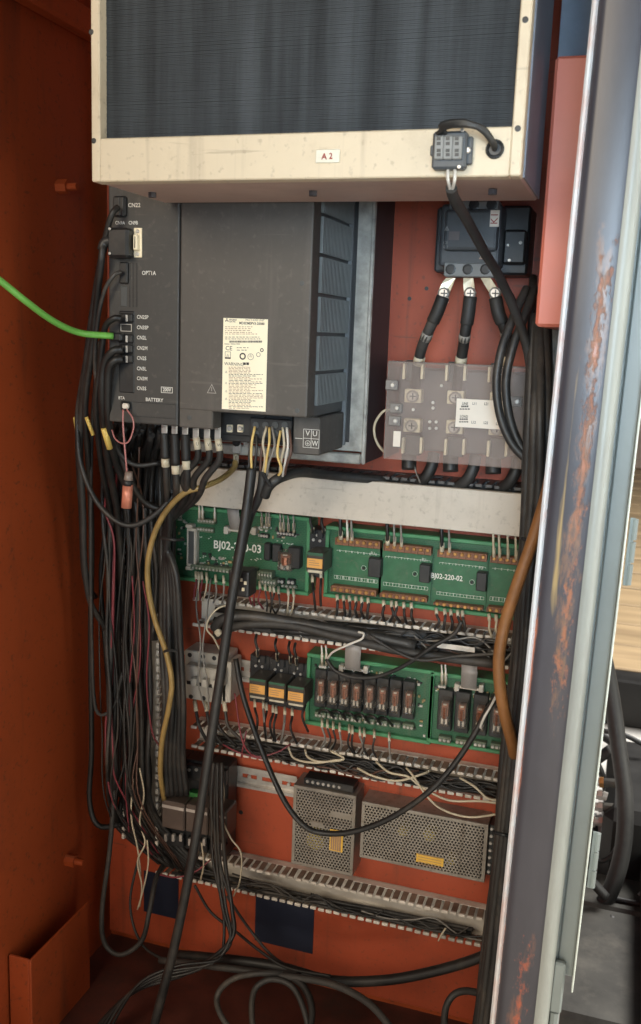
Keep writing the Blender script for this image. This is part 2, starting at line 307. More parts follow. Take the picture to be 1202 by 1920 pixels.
def text(name, s, pos, size, material, parent, rot=0, align='LEFT', sx=1.0, weight=0.0):
    key = (s, align, material.name, weight)
    if key not in TXT:
        c = bpy.data.curves.new('txt', 'FONT'); c.body = s; c.size = 1; c.align_x = align; c.align_y = 'CENTER'; c.resolution_u = 2; c.offset = weight
        o = bpy.data.objects.new('txt', c); COL.objects.link(o)
        bpy.context.view_layer.update()
        me = bpy.data.meshes.new_from_object(o.evaluated_get(bpy.context.evaluated_depsgraph_get()))
        bpy.data.objects.remove(o); me.materials.clear(); me.materials.append(material); TXT[key] = me
    o = bpy.data.objects.new(name, TXT[key]); COL.objects.link(o); o.parent = parent; o.location = Vector(pos)-wloc(parent)
    o.rotation_euler = (PI/2, -rot, 0); o.scale = (size*sx, size, size)
    return o
def ptext(name, s, px, py, hpx, Y, material, parent, **k):       # hpx: cap height in pixels
    return text(name, s, A(px, py, Y), 2*rad(hpx, Y)/0.70, material, parent, **k)
def screw_mesh(name, r, h, material, slot=True):
    mb = MB().cyl((0, 0, 0), (0, -h*0.6, 0), r, 10).cyl((0, -h*0.6, 0), (0, -h, 0), r, 10, r*0.7)
    return mesh_of(name, mb, material)
SCREW_S = screw_mesh('screw', 0.0032, 0.003, STEEL); SCREW_B = screw_mesh('screw', 0.0028, 0.002, BRASS); SCREW_K = screw_mesh('screw', 0.0065, 0.002, BLACK)
SCREW_L = screw_mesh('screw', 0.0065, 0.005, STEEL); SCREW_T = screw_mesh('screw', 0.0018, 0.0015, STEEL)
SCREW_G = screw_mesh('screw', 0.0018, 0.0015, GREYD)
CROSS = mesh_of('screw_slot', MB().box(-0.0042, 0.0042, -0.0005, 0, -0.0007, 0.0007).box(-0.0007, 0.0007, -0.0007, 0, -0.0042, 0.0042), BLACK)
def wire(name, label, pts, wpx, material, cat='wire', group=None, n=7, sub=6, parent=None, end=None, r=None):
    P = [A(*p) for p in pts]
    Ym = sum(p[2] for p in pts)/len(pts)
    o = obj(name, MB().tube(P, r or rad(wpx, Ym), n, sub, end), material, parent, True, origin=P[0])
    if not parent: tag(o, label, cat, group)
    return o
def sleeve_on(o, a, b, wpx, material, name='marker_sleeve'):
    return obj(name, MB().cyl(A(*a), A(*b), rad(wpx, a[2]), 10), material, o, True)
ORD = ['leftmost', 'second', 'third', 'fourth', 'fifth', 'sixth', 'seventh', 'eighth', 'ninth', 'tenth']

# ================================================================== SETTING
def struct(name, mb, material):
    o = obj(name, mb, material); o['kind'] = 'structure'; return o
struct('workshop_floor', MB().box(-6, 8, -4, 14, -1.16, -1.10), GROUND)
struct('background_wall', MB().box(-6, 8, 9, 9.2, -1.1, 4), mat('far_wall', (0.30, 0.24, 0.21), 0.8, var=0.3, scale=1.2))

# ------------------------------------------------------------------ the cabinet
XL = -0.782
cab = thing('electrical_cabinet', 'tall orange steel cabinet standing open with chipped grey right post', 'cabinet', (-0.4, 0, -1.06))
obj('mounting_plate', MB().rbox(-0.765, -0.062, 0.0, 0.004, -1.012, 0.62, 0.001), ORANGE, cab)
obj('back_wall', MB().box(-0.80, -0.02, 0.035, 0.039, -1.06, 0.75), ORANGE_W, cab)
obj('side_wall', MB().box(XL-0.004, XL, -0.62, 0.035, -1.06, 0.75), ORANGE_W, cab)
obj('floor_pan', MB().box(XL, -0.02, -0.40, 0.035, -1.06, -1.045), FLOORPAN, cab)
obj('roof_panel', MB().box(XL, -0.02, -0.40, 0.035, 0.72, 0.735), ORANGE_W, cab)
obj('wall_rail', MB().rbox(XL, XL+0.025, -0.45, -0.02, 0.395, 0.43, 0.004), ORANGE_W, cab)
k = MB().add([(-0.742,-0.256,-1.05),(-0.742,-0.08,-1.05),(-0.742,-0.08,-0.893),(-0.742,-0.256,-0.893),(-0.779,-0.256,-1.05),(-0.779,-0.08,-1.05),(-0.779,-0.08,-0.893),(-0.779,-0.256,-0.893)],
             [(0,1,2,3),(4,7,6,5),(0,3,7,4),(1,5,6,2),(2,6,7,3),(0,4,5,1)])
kb = MB().rbox(-0.746, -0.742, -0.256, -0.10, -1.05, -0.893, 0.001).rbox(-0.779, -0.746, -0.256, -0.252, -1.05, -0.893, 0.001)
obj('kick_bracket', kb, ORANGE_W, cab)
for (px, py) in ((118, 350), (130, 1612)):
    p = A(px, py, -0.10); s = MB().cyl((XL, -0.10, p.z), (XL+0.016, -0.10, p.z), 0.010, 6).cyl((XL+0.016, -0.10, p.z), (XL+0.03, -0.10, p.z), 0.005, 8)
    obj('wall_bolt', s, ORANGE_W, cab)
za, zb_ = A(5, 262, -0.26).z, A(5, 188, -0.26).z
obj('latch_bracket', MB().rbox(XL, XL+0.010, -0.285, -0.262, za, zb_, 0.002).rbox(XL+0.010, XL+0.016, -0.280, -0.268, za+0.012, zb_-0.012, 0.002), EDGE, cab)
# right post: folded front flange with rolled edges, leaning a touch
TILT = 0.019
def tilt(o):
    o.rotation_euler = (0, TILT, 0); return o
PC = Vector((-0.0405, -0.42, -0.15))
prof = []
def arc(cx, cy, r, a0, a1, n=7): return [(cx+r*math.cos(a0+(a1-a0)*i/n), cy+r*math.sin(a0+(a1-a0)*i/n)) for i in range(n+1)]
X0, X1 = -0.0255, 0.0265
prof = [(X0+0.002, 0.045)]+arc(X0+0.010, 0.010, 0.010, PI, 1.5*PI)+[(0.004, -0.0010)]+arc(X1-0.017, 0.017, 0.017, 1.5*PI, 2*PI)+[(X1-0.002, 0.06), (X1-0.006, 0.06), (X0+0.008, 0.045)]
mb = MB(); n = len(prof)
ZS = [-0.95+i*0.12 for i in range(16)]
v = [(PC.x+x, PC.y+y, PC.z+z) for z in ZS for (x, y) in prof]; f = []
for j in range(len(ZS)-1):
    for i in range(n): f.append((j*n+i, j*n+(i+1) % n, (j+1)*n+(i+1) % n, (j+1)*n+i))
mb.add(v, f)
tilt(obj('front_post', mb, POSTM, cab, True, origin=PC))
tilt(obj('post_lip', MB().rbox(PC.x+X0-0.0045, PC.x+X0+0.001, PC.y+0.004, PC.y+0.03, PC.z-0.95, PC.z+0.85, 0.0018), EDGE2, cab, origin=PC))
tilt(obj('post_gasket', MB().rbox(PC.x+X1-0.001, PC.x+X1+0.0022, PC.y+0.020, PC.y+0.05, PC.z-0.95, PC.z+0.85, 0.001), DOORG, cab, origin=PC))
re_ = MB(); na = 9
zs_ = [-0.95+i*0.12 for i in range(16)]
rv = [(PC.x+X1-0.0095+0.0100*math.cos(-PI*0.62+i*PI*0.62/(na-1)), PC.y+0.0110+0.0122*math.sin(-PI*0.62+i*PI*0.62/(na-1)), PC.z+z) for z in zs_ for i in range(na)]
re_.add(rv, [(j*na+i, j*na+i+1, (j+1)*na+i+1, (j+1)*na+i) for j in range(len(zs_)-1) for i in range(na-1)])
tilt(obj('rolled_edge', re_, EDGE3, cab, True, origin=PC))
dr = tilt(obj('door', MB().rbox(PC.x+X1+0.0025, PC.x+X1+0.0195, PC.y+0.022, PC.y+0.30, PC.z-0.475, PC.z+0.85, 0.0015), DOORG, cab, origin=PC))
de = obj('door_edge_strip', MB().rbox(0, 0.0018, 0, 0.02, -0.475, 0.85, 0.001), EDGE); de.parent = dr; de.location = (X1+0.0197, 0.018, 0.18)
for zc, hh in ((0.12, 0.035), (-0.035, 0.032), (-0.345, 0.030)):
    hb = MB()
    for i in range(3): hb.cyl((0, 0, -hh+i*2*hh/3+0.001), (0, 0, -hh+(i+1)*2*hh/3-0.001), 0.0026, 8)
    hb.rbox(-0.005, 0, -0.001, 0.001, -hh, hh, 0.0005)
    h = obj('hinge', hb, DOORG); h.parent = dr; h.location = (X1+0.0258, 0.024, zc)
hb = MB().rbox(-0.006, 0.006, -0.004, 0.004, -0.028, 0.028, 0.002).cyl((0, 0, -0.045), (0, 0, -0.028), 0.005, 8).cyl((-0.007, -0.001, 0.02), (-0.007, -0.006, 0.02), 0.002, 6)
h = obj('lower_hinge', hb, DOORG); h.parent = dr; h.location = (X1+0.004, 0.014, -0.492)
# perforated rear column and orange cable cover on the right
x0, x1, z0, z1 = R(1022, 616, 1047, 1500, -0.08)
cc = MB().rbox(x0, x1, -0.08, -0.07, -1.0, 0.62, 0.001); col_ = obj('rear_column', cc, GALV, cab)
for py in (628, 640, 680, 695, 710, 760, 800):
    p = A(1031, py, -0.08); o = obj('column_hole', MB().cyl((p.x, -0.0806, p.z), (p.x, -0.078, p.z), 0.0032, 8), BLACK); o.parent = col_; o.location = Vector(o.location)-wloc(col_)
a = A(1003, 612, -0.30); b = A(1060, 612, -0.30); t = A(1055, 104, -0.30)
obj('cable_cover', MB().rbox(a.x, a.x+0.06, -0.30, -0.05, a.z, t.z, 0.003), ORANGE_C, cab)
obj('side_liner', MB().box(-0.030, -0.026, -0.36, 0.03, -1.05, 0.72), mat('liner_haze_grey', (0.11, 0.14, 0.18), 0.6), cab)  # right inner wall, bluish haze put into its colour
obj('haze_panel', MB().rbox(-0.112, -0.032, -0.16, -0.155, 0.05, 0.70, 0.001), mat('panel_haze_blue', (0.30, 0.38, 0.48), 0.55, var=0.1), cab)  # added panel, stands for bluish haze over a dark hollow
for (px, py) in ((800, 541), (768, 560), (764, 702), (770, 710), (738, 700), (970, 705), (850, 733), (760, 1030)):
    p = A(px, py, 0); obj('plate_hole', MB().cyl((p.x, -0.0008, p.z), (p.x, 0.001, p.z), 0.0028, 10), BLACK, cab)
p = A(452, 1523, 0); obj('plate_hole', MB().cyl((p.x, -0.0008, p.z), (p.x, 0.001, p.z), 0.0036, 10), BLACK, cab)

# ------------------------------------------------------------------ cooling unit
YF = -0.415
ac = thing('cooling_unit', 'cream framed cooling unit with dark finned coil hanging above the drive', 'cooling unit', (-0.325, -0.34, 0.142))
x0, x1, z0 = -0.538, -0.111, 0.1425
zt = 0.62
oi = A(187, 256, YF); oj = A(960, 240, YF)
fx0, fx1, fz = oi.x, oj.x, (oi.z+oj.z)/2
fr = MB().rbox(x0, fx0, YF, YF+0.02, z0, zt, 0.0012).rbox(fx1, x1, YF, YF+0.02, z0, zt, 0.0012).rbox(fx0-0.0005, fx1+0.0005, YF+0.0006, YF+0.02, z0, fz, 0.0012)
obj('front_frame', fr, CREAM, ac)
obj('casing', MB().rbox(x0+0.001, x1-0.0004, YF+0.0205, -0.258, z0+0.0005, zt, 0.002), AC_UNDER, ac)
obj('side_panel', MB().box(x1-0.0003, x1+0.0012, YF+0.0206, -0.258, z0+0.002, zt), mat('side_panel_haze_grey', (0.24, 0.25, 0.29), 0.55), ac)  # casing side, bluish haze put into its colour
fin = MB(); zz = fz+0.001
while zz < 0.50:
    fin.box(fx0-0.002, fx1+0.002, YF+0.0135+random.uniform(-0.0003, 0.0003), YF+0.0155, zz, zz+0.0013); zz += 0.00155
o = obj('fin_stack', fin, FIN, ac); o['kind'] = 'stuff'
obj('coil_backing', MB().box(fx0-0.002, fx1+0.002, YF+0.0155, YF+0.0203, fz-0.002, 0.5), FINB, ac)
for (px, py) in ((176, 264), (971, 241), (985, 37), (171, 60)):
    inst('frame_screw', SCREW_K, A(px, py, YF), ac, scale=(0.42, 0.3, 0.42))
for px in (290, 590, 925):
    p = A(px, 362, YF+0.08); o = obj('casing_bolt', MB().cyl((p.x, YF+0.075, z0), (p.x, YF+0.075, z0-0.005), 0.0045, 6), GALV_D, ac)
x_, X_, z_, Z_ = R(593, 281, 637, 305, YF)
pl = obj('tag_plate', MB().rbox(x_, X_, YF-0.0012, YF, z_, Z_, 0.0006), mat('tag_plate_white', (0.72, 0.68, 0.56), 0.5), ac)
ptext('tag_lettering', 'A', 603, 294, 10, YF-0.0016, INKR, pl, weight=0.02); ptext('tag_lettering', '2', 617, 293, 10, YF-0.0016, INKR, pl, sx=0.9, weight=0.02)
gr = A(928, 280, YF)
g = MB()
for i in range(20):
    a0, a1 = 2*PI*i/20, 2*PI*(i+1)/20
    g.cyl((gr.x+0.0068*math.cos(a0), YF-0.001, gr.z+0.0068*math.sin(a0)), (gr.x+0.0068*math.cos(a1), YF-0.001, gr.z+0.0068*math.sin(a1)), 0.0016, 6)
g.cyl((gr.x, YF-0.0006, gr.z), (gr.x, YF+0.001, gr.z), 0.0066, 16)
obj('cable_grommet', g, BLACK, ac)
# terminal block on the frame
tb = thing('terminal_block', 'small black three pole terminal block screwed to the cream frame', 'terminal block', A(845, 318, YF))
pbox('base', 812, 246, 872, 316, YF-0.012, 0.012, BLACK2, tb, 0.002)
pbox('mounting_ear', 868, 256, 884, 308, YF-0.005, 0.005, BLACK2, tb, 0.001)
pbox('mounting_ear', 807, 272, 814, 292, YF-0.005, 0.005, BLACK2, tb, 0.001)
for i in range(3):
    px = 815+i*17
    pole = pbox('pole', px+(0), 255+i*0, px+15.5, 298, YF-0.0165, 0.005, mat('grey_pole', (0.22, 0.22, 0.21), 0.5), tb, 0.001)
    for py in (260, 269, 282, 290):
        x_, X_, z_, Z_ = R(px+4, py-3, px+11, py+3, YF-0.0168)
        obj('clamp_window', MB().box(x_, X_, YF-0.0169, YF-0.0160, z_, Z_), BLACK, pole)
inst('screw', SCREW_T, A(877, 282, YF-0.006), tb, scale=(1.6, 1.6, 1.6)); inst('screw', SCREW_T, A(867, 244, YF-0.012), tb); inst('screw', SCREW_T, A(861, 313, YF-0.012), tb)
for i, (dx, dy) in enumerate(((0, 0), (6, -5), (12, 4))):
    wire('cooling_unit_lead', ['lowest', 'middle', 'topmost'][i]+' black lead arching from grommet to terminal block on cream frame',
         [(928, 282, YF+0.002), (926-dx*0.2, 268+dy*0.3, YF-0.010), (905, 243+dy*0.6, YF-0.022), (870, 234-i*3, YF-0.026), (838-i*5, 238-i*2, YF-0.02), (826+i*8-6, 252, YF-0.010)], 9, CABLE, 'lead', 'leads over the cream frame')
sup = thing('supply_cable', 'black cable with two stripped white cores below the small terminal block', 'cable', A(848, 360, -0.40))
for i, (a, b) in enumerate((((840, 314), (844, 356)), ((853, 314), (848, 356)))):
    wire('core', '', [(a[0], a[1], YF-0.006), ((a[0]+b[0])/2-2+4*i, 336, YF-0.012), (b[0], b[1], YF+0.004)], 6, WHITEW, parent=sup)
wire('jacket', '', [(846, 352, YF+0.002), (852, 372, YF+0.02), (880, 420, -0.34), (908, 472, -0.29), (934, 515, -0.24), (962, 575, -0.20), (990, 660, -0.17), (1003, 800, -0.16), (1000, 1000, -0.16)], 17, CABLEG, parent=sup, n=9)

# ------------------------------------------------------------------ servo drive
YD = -0.248
fm = thing('drive_mounting_frame', 'galvanised steel mounting frame behind the grey servo drive', 'frame', (-0.48, -0.05, -0.167))
mb = MB().rbox(-0.645, -0.326, -0.097, -0.094, -0.150, 0.30, 0.001)
obj('front_sheet', mb, GALV, fm)
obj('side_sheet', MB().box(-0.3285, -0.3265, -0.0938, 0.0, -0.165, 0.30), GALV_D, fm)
obj('corner_edge', MB().rbox(-0.331, -0.3255, -0.0995, -0.0935, -0.166, 0.30, 0.0015), GALV, fm)
obj('bottom_lip', MB().rbox(-0.645, -0.331, -0.101, -0.094, -0.166, -0.152, 0.002), GALV, fm)
dv = thing('servo_drive', 'large dark grey servo drive with warning label and vented side', 'servo drive', (-0.487, -0.17, -0.118))
xs0, xs1, xs2 = -0.617, -0.5212, -0.357
ztop = 0.27
obj('control_section', MB().rbox(xs0, xs1-0.0012, YD, -0.0975, -0.1165, ztop, 0.002, 2), mat('control_grey', (0.045, 0.043, 0.040), 0.55, var=0.05, scale=120, dirt=(0.075, 0.068, 0.058), dirt_amt=0.4, grime=((0.12, 0.11, 0.09), 0.25)), dv)
obj('body', MB().rbox(xs1, xs2-0.002, YD+0.028, -0.098, -0.098, ztop-0.001, 0.002), GREYD, dv)
fc = MB().rbox(xs1, xs2, YD, YD+0.027, -0.096, ztop, 0.002, 2)
xt0, xt1, zt0, zt1 = R(343, 780, 398, 799, YD)
fc.rbox(xs1, xt1, YD+0.0006, YD+0.027, -0.1175, -0.094, 0.0015)
cov = obj('front_cover', fc, GREY, dv)
# vent slats on the side
vs = MB()
zb = [-0.086, -0.045, 0.000, 0.045, 0.090, 0.135, 0.18, 0.25]
for i in range(21):
    y = YD+0.031+i*0.0056
    for j in range(len(zb)-1):
        vs.box(xs2-0.002, xs2+0.0022, y, y+0.0026, zb[j]+0.0022, zb[j+1]-0.0022)
o = obj('vent_slats', vs, mat('slat_grey', (0.17, 0.178, 0.172), 0.5), dv); o['kind'] = 'stuff'
obj('rear_flange', MB().rbox(xs2-0.004, xs2+0.0035, -0.101, -0.0972, -0.142, ztop, 0.0008), mat('flange_grey', (0.16, 0.17, 0.175), 0.4), dv)
obj('shadow_gap_strip', MB().box(xs2+0.0036, xs2+0.0085, -0.0985, -0.0972, -0.138, ztop), BLACK, dv)  # black strip put in for the dark gap beside the flange
# output block with V U W marking
xu0 = A(550, 800, -0.198).x
ub = obj('output_block', MB().rbox(xu0, xs2+0.001, -0.199, -0.1012, -0.1455, -0.0985, 0.0015), GREY, dv)
YU = -0.1994
bx0, bx1, bz0, bz1 = R(569, 804, 598, 841, YU)
ln = MB(); t = 0.0005
for (a, b, c, d) in ((bx0, bx1, bz0, bz0+t), (bx0, bx1, bz1-t, bz1), (bx0, bx1, (bz0+bz1)/2-t/2, (bz0+bz1)/2+t/2), (bx0, bx0+t, bz0, bz1), (bx1-t, bx1, bz0, bz1), ((bx0+bx1)/2-t/2, (bx0+bx1)/2+t/2, bz0, bz1)):
    ln.box(a, b, YU, YU+0.0002, c, d)
obj('marking_grid', ln, WHITE, ub)
ptext('marking_letter', 'V', 577, 812.5, 10, YU, WHITE, ub, align='CENTER'); ptext('marking_letter', 'U', 590.5, 813.5, 10, YU, WHITE, ub, align='CENTER'); ptext('marking_letter', 'W', 590.5, 832, 10, YU, WHITE, ub, align='CENTER', sx=0.8)
p = A(577, 831, YU); e = MB()
for i in range(14):
    a0, a1 = 2*PI*i/14, 2*PI*(i+1)/14
    e.cyl((p.x+0.0032*math.cos(a0), YU, p.z+0.0032*math.sin(a0)), (p.x+0.0032*math.cos(a1), YU, p.z+0.0032*math.sin(a1)), 0.0003, 4)
for i, wd in enumerate((0.0019, 0.0012, 0.0006)): e.box(p.x-wd, p.x+wd, YU-0.0002, YU, p.z-0.0002-i*0.0008, p.z+0.0002-i*0.0008)
e.box(p.x-0.0002, p.x+0.0002, YU-0.0002, YU, p.z, p.z+0.0018)
obj('earth_symbol', e, WHITE, ub)
x_, X_, z_, Z_ = R(553, 821, 567, 823, YU); obj('marking_arrow', MB().box(x_, X_, YU, YU+0.0002, z_, Z_), WHITE, ub)
# terminal recess under the cover
obj('terminal_base', MB().rbox(-0.548, A(550, 800, -0.19).x-0.001, -0.19, -0.102, -0.137, -0.0985, 0.001), BLACK, dv)
obj('terminal_shelf', MB().rbox(-0.555, -0.430, -0.195, -0.19, -0.1285, -0.0990, 0.001), BLACK, dv)
x_, X_, z_, Z_ = R(470, 784, 548, 826, -0.197)
ob = obj('output_connectors', MB().rbox(x_, X_, -0.200, -0.19, z_-0.001, Z_+0.001, 0.001), BLACK, dv)
SOCK = mesh_of('wire_entry', MB().cyl((0, 0, 0), (0, -0.001, 0), 0.0042, 10).cyl((0, -0.0011, 0), (0, -0.0012, 0), 0.003, 10), GREYD)
for i in range(4):
    for j in range(2): inst('wire_entry', SOCK, A(480+i*18, 797+j*16, -0.2003), ob)
# control section marks
YT = YD-0.0005
def dtx(s, px, py, h, par=dv, **k):
    k.setdefault('weight', 0.012); return ptext('print', s, px, py, h, YT, WHITE, par, **k)
dtx('CN22', 240, 385, 7.5); dtx('CN9A', 216, 418, 6.5, sx=0.85); dtx('CN9B', 241, 418, 6.5, sx=0.85); dtx('OPT1A', 266, 512, 7.5, sx=0.9)
for s, y in (('CN2SP', 594.5), ('CN3SP', 614), ('CN2L', 633), ('CN2M', 652.5), ('CN2S', 671.5), ('CN3L', 691), ('CN3M', 709.5), ('CN3S', 728)): dtx(s, 256.5, y, 7, sx=0.85)
dtx('BTA', 222, 746, 6, sx=0.9); dtx('BATTERY', 273, 749, 6.8, sx=0.95); dtx('200V', 313, 731, 7, align='CENTER', sx=0.85, weight=0.02)
def outline(px0, py0, px1, py1, Y, t, material, name, par):
    x0, x1, z0, z1 = R(px0, py0, px1, py1, Y)
    return obj(name, MB().box(x0, x1, Y, Y+0.0002, z0, z0+t).box(x0, x1, Y, Y+0.0002, z1-t, z1).box(x0, x0+t, Y, Y+0.0002, z0+t, z1-t).box(x1-t, x1, Y, Y+0.0002, z0+t, z1-t), material, par)
outline(302, 725, 323.5, 737.5, YT, 0.0006, WHITE, 'voltage_box', dv)
outline(246, 753, 330, 786, YT, 0.0006, BLACK, 'battery_hatch_seam', dv)
pbox('connector_bay', 222, 582, 252, 738, YD-0.0012, 0.006, BLACK, dv)
pbox('socket', 211, 367, 235, 406, YD-0.005, 0.007, BLACK, dv, 0.002)
for px in (224, 231): pbox('socket_rib', px-2, 369, px, 404, YD-0.0062, 0.002, GREYD, dv, 0.0004)
x_, X_, z_, Z_ = R(246, 426, 261, 482, YD-0.008)
ds = obj('parallel_port', MB().rbox(x_, X_, YD-0.002, YD, z_, Z_, 0.0005).rbox(x_+0.0022, X_-0.003, YD-0.008, YD-0.002, z_+0.008, Z_-0.008, 0.001), TIN, dv)
obj('port_slot', MB().box(x_+0.0044, X_-0.0052, YD-0.0085, YD-0.008, z_+0.0105, Z_-0.0105), BLACK, ds)
for z in (z_+0.004, Z_-0.004): inst('port_screw', SCREW_T, ((x_+X_)/2, YD-0.002, z), ds, scale=(1.3, 1.3, 1.3))
pbox('option_socket', 223, 491, 238.5, 532, YD-0.004, 0.006, BLACK, dv); pbox('option_blank', 225, 535, 238.5, 576, YD-0.0006, 0.003, GREYD, dv)
for px in (241.5, 248, 254.5):
    pbox('slot_groove', px, 493, px+3.2, 576, YD-0.0003, 0.001, BLACK, dv, 0.0002)
for (py, typ) in ((596, 0), (615, 1), (635, 0), (654, 0), (673, 0)):
    if typ == 1:
        s = outline(226, py-8, 247, py+7, YD-0.0016, 0.0009, STEEL, 'port_shell', dv)
    else:
        s = pbox('plug', 223, py-9, 247, py+8, YD-0.006, 0.006, BLACK, dv, 0.0015)
        pbox('latch_tab', 235, py-6, 238.5, py+7, YD-0.0072, 0.002, STEEL, s, 0.0004)
x_, X_, z_, Z_ = R(225, 752, 241, 769, YD-0.006)
pbox('battery_socket', 225, 752, 241, 770, YD-0.006, 0.006, BLACK, dv); pbox('battery_plug', 228, 756, 239, 767, YD-0.010, 0.006, LABELW, dv)
# warning triangle (two nested outlines) and rivets on the front cover
def tri(px, py, s, Y, material, par, t=0.16, name='warning_triangle'):
    c = A(px, py, Y); h = rad(s, Y)*2; k = MB()
    P = [Vector((c.x-h/2, Y, c.z-h*0.43)), Vector((c.x+h/2, Y, c.z-h*0.43)), Vector((c.x, Y, c.z+h*0.47))]; m_ = sum(P, Vector())/3
    Q = [m_+(p-m_)*(1-t*2) for p in P]
    for i in range(3): k.add([P[i], P[(i+1) % 3], Q[(i+1) % 3], Q[i]], [(0, 1, 2, 3)])
    k.box(c.x-h*0.03, c.x+h*0.03, Y, Y+0.0001, c.z-h*0.22, c.z+h*0.15)
    return obj(name, k, material, par)
tri(397, 729, 20, YT, mat('grey_print', (0.36, 0.33, 0.30), 0.6), cov, 0.10)
for (px, py) in ((566, 531), (355, 783), (557, 770)): inst('cover_rivet', SCREW_G, A(px, py, YD), cov, scale=(1.6, 0.25, 1.6))
# rating label
x_, X_, z_, Z_ = R(419, 596, 498, 772, YT)
lb = obj('rating_label', MB().box(x_, X_, YD-0.0006, YD-0.0002, z_, Z_), LABEL, dv)
YL = YD-0.0009
def ltx(s, px, py, h, mat_=INK, **k): return ptext('label_print', s, px, py, h, YL, mat_, lb, **k)
pc = A(425.5, 600.5, YL); u = 0.0014; em = MB()
for ang in (PI/2, PI/2+2*PI/3, PI/2+4*PI/3):
    d = Vector((math.cos(ang), 0, math.sin(ang))); q = Vector((-d.z, 0, d.x)); c = pc
    em.add([c, c+d*u+q*u*0.58, c+d*u*2, c+d*u-q*u*0.58], [(0, 1, 2, 3)])
obj('label_emblem', em, INK, lb)
ltx('MITSUBISHI', 430, 599.5, 2.6, sx=0.8, weight=0.02); ltx('ELECTRIC', 430, 603, 2.6, sx=0.8, weight=0.02)
ltx('MULTI AXIS UNIT', 496, 601, 3.6, align='RIGHT', sx=0.95); ltx('MDSDMSPV3-20080', 496, 607.5, 4.6, align='RIGHT', sx=0.92, weight=0.02)
ltx('CE', 422.5, 653, 8, sx=1.05); ltx('WARNING', 420.5, 682, 6, sx=0.95)
pr = MB(); pr2 = MB(); rl = random.Random(3)
def words(mb_, px0, px1, py, h, wmin=3, wmax=12):
    x = px0
    while x < px1-2:
        l = min(rl.uniform(wmin, wmax), px1-x); p = A(x, py-h/2, YL); q = A(x+l, py+h/2, YL)
        mb_.add([(p.x, YL, p.z), (q.x, YL, p.z), (q.x, YL, q.z), (p.x, YL, q.z)], [(0, 1, 2, 3)]); x += l+rl.uniform(0.8, 2.5)
for y in (612.5, 616, 619.5, 623, 626): words(pr2, 422, rl.uniform(470, 484), y+0.3, 1.3, 1.5, 6)
for y in (632, 635.5): words(pr, 422, 488, y, 1.2, 2, 7)
words(pr, 421, 450, 645, 1.4, 8, 14)
for y in (652, 656.5): words(pr, 444, 466, y, 1.3, 3, 8)
x = 430.0
while x < 491: 
    l = rl.uniform(0.5, 1.6); p = A(x, 638.6, YL); q = A(x+l, 642.4, YL); pr.add([(p.x, YL, p.z), (q.x, YL, p.z), (q.x, YL, q.z), (p.x, YL, q.z)], [(0, 1, 2, 3)]); x += l+rl.uniform(0.4, 1.0)
y = 688.5
while y < 766:
    words(pr2 if rl.random() < 0.6 else pr, 429, rl.choice([493, 493, 480, 470]), y, 1.35, 2, 9); y += 2.75
words(pr, 456, 468, 682, 5.0, 4, 5)
obj('label_text_lines', pr, INK, lb)['kind'] = 'stuff'; obj('label_text_lines', pr2, INKB, lb)['kind'] = 'stuff'
ring = MB()
for (px, py, r_, th) in ((455, 668, 6.5, 2.6), (470, 669, 6.0, 0.7), (484.5, 665, 4.2, 0.8), (491, 656.5, 3.6, 1.6)):
    c = A(px, py, YL); ro = rad(2*r_, YL); ri = rad(2*(r_-th), YL)
    v = [(c.x+q*math.cos(2*PI*i/20), YL, c.z+q*math.sin(2*PI*i/20)) for q in (ro, ri) for i in range(20)]
    ring.add(v, [(i, (i+1) % 20, 20+(i+1) % 20, 20+i) for i in range(20)])
x0_, x1_, z0_, z1_ = R(422, 659, 432.5, 673, YL); tk = 0.0004
ring.box(x0_, x1_, YL, YL+0.0001, z0_, z0_+0.0018).box(x0_, x1_, YL, YL+0.0001, z1_-tk, z1_).box(x0_, x0_+tk, YL, YL+0.0001, z0_, z1_).box(x1_-tk, x1_, YL, YL+0.0001, z0_, z1_)
obj('certification_marks', ring, INK, lb)
for (px, py, s) in ((427, 666, 6), (470, 667, 5.5), (424, 697, 5), (424, 718, 4.5), (424, 733, 5), (424, 747.5, 5)): tri(px, py, s, YL, INK, lb, 0.12, 'label_triangle')

# ------------------------------------------------------------------ left-hand signal cables
def black(name, label, pts, wpx, group=None, m=CABLE, n=8, cat='cable'): return wire(name, label, pts, wpx, m, cat, group, n)
G1 = 'signal cables leaving the drive'
c = black('signal_cable', 'black signal cable plugged into the top connector of the grey drive', [(222, 388, -0.262), (210, 402, -0.268), (199, 440, -0.262), (183, 520, -0.24), (168, 620, -0.22), (155, 730, -0.20), (146, 830, -0.17), (152, 960, -0.12), (158, 1080, -0.09), (180, 1120, -0.06)], 11, G1)
sleeve_on(c, (141, 782, -0.186), (147, 822, -0.178), 9, YSLEEVE)
c = thing('parallel_cable', 'black parallel cable with wide screw plug second from top on the drive', 'cable', A(200, 460, -0.27), G1)
pbox('plug_hood', 200, 426, 239, 483, YD-0.018, 0.016, BLACK, c, 0.003)
for py in (429, 475): inst('thumb_screw', SCREW_T, A(206, py, YD-0.019), c)
wire('jacket', '', [(208, 452, YD-0.012), (195, 456, YD-0.014), (190, 490, -0.265), (182, 560, -0.25), (172, 660, -0.23), (160, 760, -0.21), (165, 860, -0.17), (172, 1000, -0.12), (170, 1200, -0.10), (172, 1400, -0.09), (168, 1500, -0.09), (185, 1548, -0.09), (230, 1545, -0.07)], 13, CABLE, parent=c, n=8)
wire('collar', '', [(208, 451, YD-0.012), (196, 455, YD-0.013), (191, 470, YD-0.014)], 20, BLACK, parent=c, n=8)
